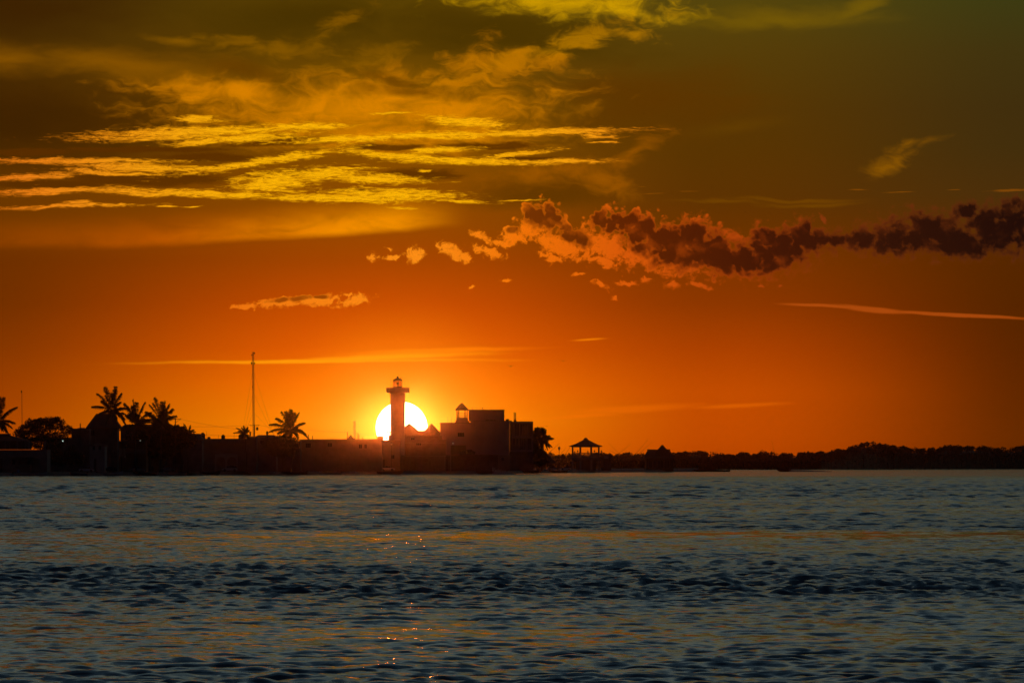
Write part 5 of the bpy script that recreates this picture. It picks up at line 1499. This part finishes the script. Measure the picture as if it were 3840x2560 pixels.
def hut():
    D = 2265; p = Plan(D); k = p.k
    t = thing('thatched_hut', 'thatched seafront hut with a pointed centre gable, right of the gazebo', 'hut', (p.x(2472), D + 6, GZ))
    w = MB(); hs = [(p.x(a), p.x(b), p.z(1755), p.z(1726)) for a, b in ((2434, 2446), (2450, 2460), (2466, 2488), (2494, 2510))]
    wall_holes(w, p.x(2424), p.x(2522), GZ - .6, p.z(1717), D + 1.2, .25, hs)
    w.box((p.x(2424), D + 1.45, GZ - .6), (p.x(2424) + .25, D + 11, p.z(1717))); w.box((p.x(2522) - .25, D + 1.45, GZ - .6), (p.x(2522), D + 11, p.z(1717))); w.box((p.x(2424) + .25, D + 10.75, GZ - .6), (p.x(2522) - .25, D + 11, p.z(1717)))
    w.build('wall', M['wood'], t)
    for h in hs:
        window(t, *h, D + 1.2)
    m = MB()
    x0, x1, xr0, xr1 = p.x(2412), p.x(2530), p.x(2430), p.x(2513)
    y0, y1, yr = D - .4, D + 12.4, D + 6
    ze, zr = p.z(1717.5), p.z(1687)
    e = [(x0, y0, ze), (x1, y0, ze), (x1, y1, ze), (x0, y1, ze)]; rg = [(xr0, yr, zr), (xr1, yr, zr)]
    m.face(e[0], e[1], rg[1], rg[0]); m.face(e[2], e[3], rg[0], rg[1]); m.face(e[1], e[2], rg[1]); m.face(e[3], e[0], rg[0])
    m.rings([[(x, y, z - .35) for x, y, z in e], e], True, False)
    m.build('roof', M['thatch'], t)
    MB().tube([(xr0 - .2, yr, zr + .1), ((xr0 + xr1) / 2, yr, zr - .05), (xr1 + .2, yr, zr + .12)], .3, 7).build('ridge_cap', M['thatch'], t)
    c = p.x(2484.5); zz = p.z(1668)
    g_ = MB(); hw = 24 * k; zb = p.z(1691); zl = p.z(1712)
    g_.rings([[(c - hw, y0 + 2.0, zl), (c - hw, y0 + 2.0, zb), (c - hw * .35, y0 + 2.0, p.z(1675)), (c - .25, y0 + 2.0, zz + .05), (c + .25, y0 + 2.0, zz + .05), (c + hw * .35, y0 + 2.0, p.z(1675)), (c + hw, y0 + 2.0, zb), (c + hw, y0 + 2.0, zl)], [(c - hw, yr + 1, zl), (c - hw, yr + 1, zb), (c - hw * .35, yr + 1, p.z(1675)), (c - .25, yr + 1, zz), (c + .25, yr + 1, zz), (c + hw * .35, yr + 1, p.z(1675)), (c + hw, yr + 1, zb), (c + hw, yr + 1, zl)]])
    g_.build('gable', M['thatch'], t)
    for px in (2418, 2440, 2462, 2500, 2524):
        MB().tube([(p.x(px), D + .1, GZ - .6), (p.x(px), D + .1, ze - .3)], .12, 7).build('post', M['wood'], t)
    MB().box((p.x(2416), D - .2, GZ - .6), (p.x(2526), D + 1.15, GZ)).build('deck', M['wood'], t)
hut()

# ================================================================== street lamps
for px, py, lit, dd, big, lab in (
        (236, 1652, True, 16, 1.15, 'glowing street lamp under the round tree at left'),
        (163, 1691, False, 14, 1.1, 'short street lamp before the right pillar of the gallery house'),
        (526, 1652, True, 16, .9, 'tiny glowing lamp in front of the balcony house'),
        (468, 1712, False, 13, .9, 'low street lamp beside the balcony house wall panel'),
        (714, 1690, False, 13, 1.1, 'street lamp standing against the dark trees by the garden wall'),
        (760, 1665, False, 16, 1.1, 'street lamp at the left end of the long house'),
        (1000, 1665, True, 18, 1.15, 'glowing street lamp over the whitish gabled house'),
        (1070, 1645, True, 18, .9, 'bright glowing lamp under the lone palm crown'),
        (1232, 1664.5, False, 16, 1.15, 'higher lamp in front of the long flat-roofed building'),
        (1236, 1689, False, 14, 1.1, 'lower lamp in front of the long flat-roofed building'),
        (1468, 1664, False, 16, 1.1, 'street lamp just below the lighthouse foot'),
        (1698, 1661, True, 15, .95, 'glowing street lamp before the hotel left wing'),
        (1939, 1687, True, 12, .9, 'glowing street lamp before the hotel right wing'),
        (2097, 1681.5, False, 14, 1.5, 'ornate black street lamp standing clear left of the gazebo')):
    street_lamp(lab, px, py, shore(px) + dd, lit, big=big)

# ================================================================== parked cars
for a, b, top, paint, kind, flip, lab in (
        (296, 354, 1741, 'carw', 2, False, 'white pickup truck parked right of the round tree'),
        (382, 440, 1740, 'card', 0, True, 'dark car parked below the small white gabled house'),
        (484, 545, 1740, 'cars', 0, False, 'silver car parked under the balcony'),
        (596, 660, 1740, 'cars', 0, False, 'silver car left of the garden wall lamp'),
        (684, 752, 1740, 'carw', 0, True, 'white car parked behind the garden wall lamp'),
        (832, 892, 1739, 'carw', 1, True, 'white hatchback parked before the two arches'),
        (1056, 1118, 1740, 'carr', 0, False, 'dark red car parked below the lone palm'),
        (1204, 1246, 1744, 'cars', 0, False, 'small silver car before the front row house'),
        (1424, 1482, 1737, 'carw', 0, False, 'pale car parked in the glow under the lighthouse'),
        (2052, 2100, 1735, 'cars', 0, False, 'silver car parked left of the ornate black lamp'),
        (2102, 2142, 1731, 'carw', 1, True, 'white hatchback parked between the ornate lamp and gazebo')):
    car(lab, a, b, top, shore((a + b) / 2) + 14.5 + R.uniform(-1, 1.2), paint, kind, flip)

# ================================================================== boats
boat('long low boat beached at the far left, bow to the right', 50, 178, shore(110) - 3, 'hullw', height=1.15)
boat('small blue boat beached under the pickup truck', 262, 326, shore(290) - 2, 'hullb', True, height=1.05)
boat('open boat with a raised bow below the dark car', 366, 462, shore(420) - 2.5, 'hullw', height=1.3)
boat('dim boat beached below the balcony house', 500, 584, shore(540) - 2, 'hulld', True, height=1.2)
boat('pale boat beached below the silver car by the garden wall', 612, 700, shore(660) - 2.5, 'hullw', True, height=1.2)
boat('boat with upturned bow beached left of the arches', 752, 826, shore(790) - 2, 'hulld', height=1.3)
boat('low boat beached below the whitish gabled house', 930, 1030, shore(980) - 2, 'hullw', height=1.2)
boat('boat pointing left beached below the lone palm', 1054, 1150, shore(1100) - 3, 'hulld', True, height=1.3)
boat('flat pale boat beached between the lone palm and lighthouse', 1196, 1280, shore(1240) - 3, 'hullw', True, height=1.15)
boat('boat lying below the lighthouse at the water edge', 1416, 1510, shore(1460) - 3, 'hulld', height=1.2)
boat('boat with a high bow running in front of the cafe terrace', 1782, 1850, shore(1810) - 45, 'hulld', True, height=1.9, pitch=.09, motor=True)
boat('dark launch moored before the hotel right wing', 1930, 2030, shore(1980) - 10, 'hulld', height=1.4, poles=[((1996, 1748), (2099, 1661))])
boat('launch with crossed bamboo poles moored left of the gazebo', 2040, 2126, shore(2085) - 14, 'hulld', True, height=1.3, poles=[((2062, 1740), (2124, 1678)), ((2090, 1742), (2137, 1677))])
boat('pale launch with spread bamboo poles moored right of the gazebo', 2268, 2370, 2215, 'hullw', True, height=1.35, poles=[((2364, 1738), (2281, 1658.5)), ((2290, 1722), (2366, 1663)), ((2340, 1716), (2283, 1685))])
boat('launch with two steep bamboo poles moored left of the thatched hut', 2330, 2440, 2245, 'hulld', height=1.35, poles=[((2360, 1726), (2432, 1645)), ((2362, 1728), (2447, 1655)), ((2422, 1712), (2410, 1690))])
boat('dark launch under a flat canopy moored right of the thatched hut', 2540, 2668, 2320, 'hulld', height=1.45, canopy=True, poles=[((2590, 1712), (2604, 1690)), ((2662, 1752), (2732, 1722))])
boat('launch at the end of the row with its outboard tilted up', 2650, 2736, 2330, 'hulld', True, height=1.25, poles=[((2660, 1708), (2698, 1687)), ((2700, 1752), (2764, 1744))])
bo = boat('lone motor launch speeding left with its bow raised, one long pole', 2912, 2962, 2330, 'hulld', True, height=2.1, pitch=.10, poles=[((2914, 1746), (2881, 1652.5))], group='boats under way', canopy=False)
def wake(label, px0, px1, D, h, seed):
    """spray thrown up behind a running boat: many droplets"""
    p = Plan(D); rng = np.random.default_rng(seed); n = 2600
    f = rng.random(n) ** 1.5
    x = p.x(px0) + (p.x(px1) - p.x(px0)) * f
    y = D + rng.normal(0, 1.2, n) * (0.4 + f)
    z = np.abs(rng.normal(0, 1, n)) * h * (1 - f) ** .8 * .55 + .02
    s = .05 + .05 * rng.random(n)
    q = []
    base = np.stack([x, y, z], 1)
    tet = np.array([[-1, 0, -.4], [1, 0, -.4], [0, .8, -.3], [0, 0, 1]])
    v = (base[:, None, :] + tet[None] * s[:, None, None]).reshape(-1, 3)
    i = np.arange(n)[:, None] * 4
    fc = np.concatenate([i + np.array(t)[None] for t in ((0, 1, 3), (1, 2, 3), (2, 0, 3), (0, 2, 1))], 0)
    me = bpy.data.meshes.new('wake_spray'); me.from_pydata(v.tolist(), [], fc.tolist()); me.materials.append(M['foam'])
    tag(link('wake_spray', me), label, 'spray', kind='stuff')
wake('white spray trailing behind the lone speeding launch', 2958, 3120, 2330, 1.1, 1)
wake('pale spray behind the boat running before the cafe terrace', 1846, 1930, shore(1810) - 45, 1.5, 2)

# small crates and floats on the beach
for px, py, m, lab in ((68, 1768, 'blue', 'blue drum standing on the left beached boat'),):
    q = at(px, py, shore(px) - 2.6)
    tag(MB().lathe((q.x, q.y, q.z - .15), [(.27, 0), (.29, .08), (.29, .62), (.26, .7)], 12).build('plastic_drum', M[m]), lab, 'drum')

# ================================================================== a person by the palms
def person(label, px, D, hgt=1.68, z=GZ):
    p = Plan(D); x = p.x(px); s = hgt / 1.7
    t = thing('person', label, 'person', (x, D, z))
    bm = bmesh.new(); sk = []
    J = {'hip': (0, 0, .92, .15), 'belly': (0, 0, 1.1, .145), 'chest': (0, -.01, 1.32, .165), 'neck': (0, 0, 1.47, .06), 'head': (0, -.02, 1.58, .09), 'crown': (0, 0, 1.66, .07),
         'ls': (-.19, 0, 1.40, .06), 'le': (-.25, .02, 1.12, .045), 'lw': (-.24, -.06, .88, .033), 'lh': (-.24, -.09, .80, .035), 'rs': (.19, 0, 1.40, .06), 're': (.25, .02, 1.12, .045), 'rw': (.24, -.06, .88, .033), 'rh': (.24, -.09, .80, .035),
         'lt': (-.1, 0, .86, .1), 'lk': (-.12, -.02, .48, .07), 'la': (-.13, .02, .09, .045), 'lf': (-.14, -.14, .04, .04), 'rt': (.1, 0, .86, .1), 'rk': (.11, -.02, .48, .07), 'ra': (.13, .02, .09, .045), 'rf': (.14, -.14, .04, .04)}
    E = [('hip', 'belly'), ('belly', 'chest'), ('chest', 'neck'), ('neck', 'head'), ('head', 'crown'), ('chest', 'ls'), ('ls', 'le'), ('le', 'lw'), ('lw', 'lh'), ('chest', 'rs'), ('rs', 're'), ('re', 'rw'), ('rw', 'rh'), ('hip', 'lt'), ('lt', 'lk'), ('lk', 'la'), ('la', 'lf'), ('hip', 'rt'), ('rt', 'rk'), ('rk', 'ra'), ('ra', 'rf')]
    me = bpy.data.meshes.new('body'); names = list(J)
    me.from_pydata([(a * s, b * s, c * s) for a, b, c, _ in J.values()], [(names.index(a), names.index(b)) for a, b in E], [])
    o = bpy.data.objects.new('body', me); COL.objects.link(o); o.parent = t
    sm = o.modifiers.new('skin', 'SKIN'); o.modifiers.new('smooth', 'SUBSURF').levels = 1
    for i, (_, _, _, r) in enumerate(J.values()):
        me.skin_vertices[0].data[i].radius = (r * s, r * s * .85)
    me.skin_vertices[0].data[0].use_root = True
    me.materials.append(M['cloth'])
    return t
person('person in dark clothes standing below the bushy palm', 572, shore(572) + 12.5)

# ================================================================== birds
def bird(label, px, py, D, span, roll, ph):
    c = at(px, py, D)
    t = thing('bird', label, 'bird', c, 'birds in flight', rz=ph)
    b = MB(); b.rings([[(x, r * math.cos(a), r * math.sin(a) * .9) for a in (0, 1.05, 2.1, 3.14, 4.2, 5.25)] for x, r in ((-.5, .02), (-.38, .1), (-.1, .16), (.2, .12), (.34, .09), (.46, .03))])
    o = b.build('body', M['bird'], None, smooth=True); o.parent = t; o.scale = (span,) * 3
    for s in (-1, 1):
        w = MB(); n = 5
        rows = []
        for i in range(n + 1):
            f = i / n
            rows.append([(.16 - .22 * f * f + ch, s * f * 1.0, roll * math.sin(f * 2.2) * .45 * (1 if s > 0 else .8) + dz) for ch, dz in ((.12 * (1 - f), .012), (0, .03), (-.26 * (1 - .75 * f), 0), (0, -.012))])
        w.rings(rows)
        q = w.build('wing', M['bird'], None); q.parent = t; q.scale = (span,) * 3
    return t
bird('bird gliding above the sun, lower left of the two near birds', 1915, 1373, 1500, .95, .6, 1.9)
bird('bird gliding higher, upper right of the two near birds', 2112, 1353, 1520, .95, .35, 1.4)
bird('small bird beside the hotel palms', 2050, 1598, 1600, .6, .5, 1.2)
bird('tiny far bird alone low in the sky at right', 3485, 1531, 2300, .34, .5, .4)

# ================================================================== mangroves across the inlet
def mangrove(name, label, pts, D_of, deep, n, size, seed, zb=0.2):
    """thicket seen as one mass: leaf clumps filling an uneven bank of crowns"""
    rng = np.random.default_rng(seed)
    px0, px1 = pts[0][0], pts[-1][0]
    def top(px):
        return np.interp(px, [a for a, _ in pts], [b for _, b in pts])
    # crowns
    nc = int((px1 - px0) / 5.5)
    cx = rng.uniform(px0, px1, nc); dy = rng.random(nc) ** 1.4 * deep
    D = np.array([D_of(c) for c in cx]) + dy
    zt = np.array([at(1920, top(c), d).z for c, d in zip(cx, D)])
    r = rng.uniform(1.2, 2.9, nc)
    ct = zt - r * rng.uniform(0.7, 1.35, nc)
    lift = rng.random(nc) < 0.12
    ct = ct + lift * r * rng.uniform(.1, .5, nc)
    Q = []
    X = (cx - 1920) / F * D
    # leaves on crowns
    k = rng.integers(0, nc, n)
    d = rng.normal(size=(n, 3)); d /= np.linalg.norm(d, axis=1)[:, None]
    rad = r[k] * (.55 + .5 * rng.random(n))
    P = np.stack([X[k], D[k], ct[k]], 1) + d * rad[:, None] * np.array([1.15, 1.1, .95])
    # leaves down the front
    m = n // 2
    px = rng.uniform(px0, px1, m); Df = np.array([D_of(c) for c in px]) + rng.random(m) * 8
    zt2 = np.array([at(1920, top(c), dd).z for c, dd in zip(px, Df)])
    zz = zb + (zt2 - 1.5 - zb) * rng.random(m) ** .8
    P2 = np.stack([(px - 1920) / F * Df, Df + (zz / 8), zz], 1)
    P = np.vstack([P, P2]); nn = len(P)
    s = size * rng.uniform(.5, 1.4, nn)
    u = rng.normal(size=(nn, 3)); u /= np.linalg.norm(u, axis=1)[:, None]
    v = np.cross(u, rng.normal(size=(nn, 3))); v /= np.linalg.norm(v, axis=1)[:, None]
    q = np.stack([P - u * s[:, None], P + v * s[:, None] * .55, P + u * s[:, None], P - v * s[:, None] * .55], 1).reshape(-1, 3)
    # the inner mass of wood and foliage: a bumpy ridge just inside the leaves
    ps = np.arange(px0, px1 + 1, 4.0); rows = []
    for off, h in ((2, 0.0), (5, .55), (9, .80), (deep * .35, .90), (deep * .7, .93), (deep + 4, .6), (deep + 8, 0.0)):
        dd = np.array([D_of(c) for c in ps]) + off + rng.normal(0, .5, len(ps))
        zt3 = np.array([at(1920, top(c), d_).z for c, d_ in zip(ps, dd)])
        zz3 = zb - .3 + (zt3 - zb - 1.2) * h * rng.uniform(.86, 1.02, len(ps))
        rows.append(np.stack([(ps - 1920) / F * dd, dd, zz3], 1).tolist())
    mb = MB(); mb.rings(rows, False, False, closed=False)
    me = leaf_mesh(name, q, nn, M['mangrove'])
    bm = bmesh.new(); bm.from_mesh(me)
    vs = [bm.verts.new(v_) for v_ in mb.v]
    for f_ in mb.f:
        bm.faces.new([vs[i_] for i_ in f_])
    bm.to_mesh(me); bm.free()
    tag(link(name, me), label, 'mangrove', kind='stuff')
mangrove('mangrove_thicket', 'far hazy band of low mangrove trees behind gazebo and boats',
         [(1960, 1699), (2090, 1701), (2200, 1700), (2260, 1698), (2310, 1701), (2345, 1697), (2365, 1694), (2385, 1696), (2400, 1702), (2470, 1700), (2540, 1697), (2570, 1692), (2615, 1688), (2640, 1693), (2680, 1699), (2735, 1703), (2760, 1698), (2790, 1696), (2820, 1702), (2850, 1697), (2880, 1693), (2900, 1697), (2960, 1698), (3000, 1696), (3060, 1694), (3110, 1694), (3160, 1690), (3200, 1686)], far_shore, 90, 26000, .55, 31)
mangrove('mangrove_thicket', 'taller dark mangrove hump with its long bank at far right',
         [(3080, 1702), (3120, 1692), (3160, 1686), (3185, 1678), (3205, 1670), (3230, 1661), (3250, 1657), (3285, 1661), (3320, 1667), (3360, 1671), (3400, 1677), (3450, 1681), (3480, 1680), (3520, 1676), (3560, 1668), (3600, 1672), (3640, 1669), (3690, 1671), (3730, 1679), (3780, 1677), (3840, 1672), (3900, 1670), (4000, 1674), (4300, 1668), (4700, 1672)], lambda c: far_shore(c) - 60, 70, 30000, .55, 32)
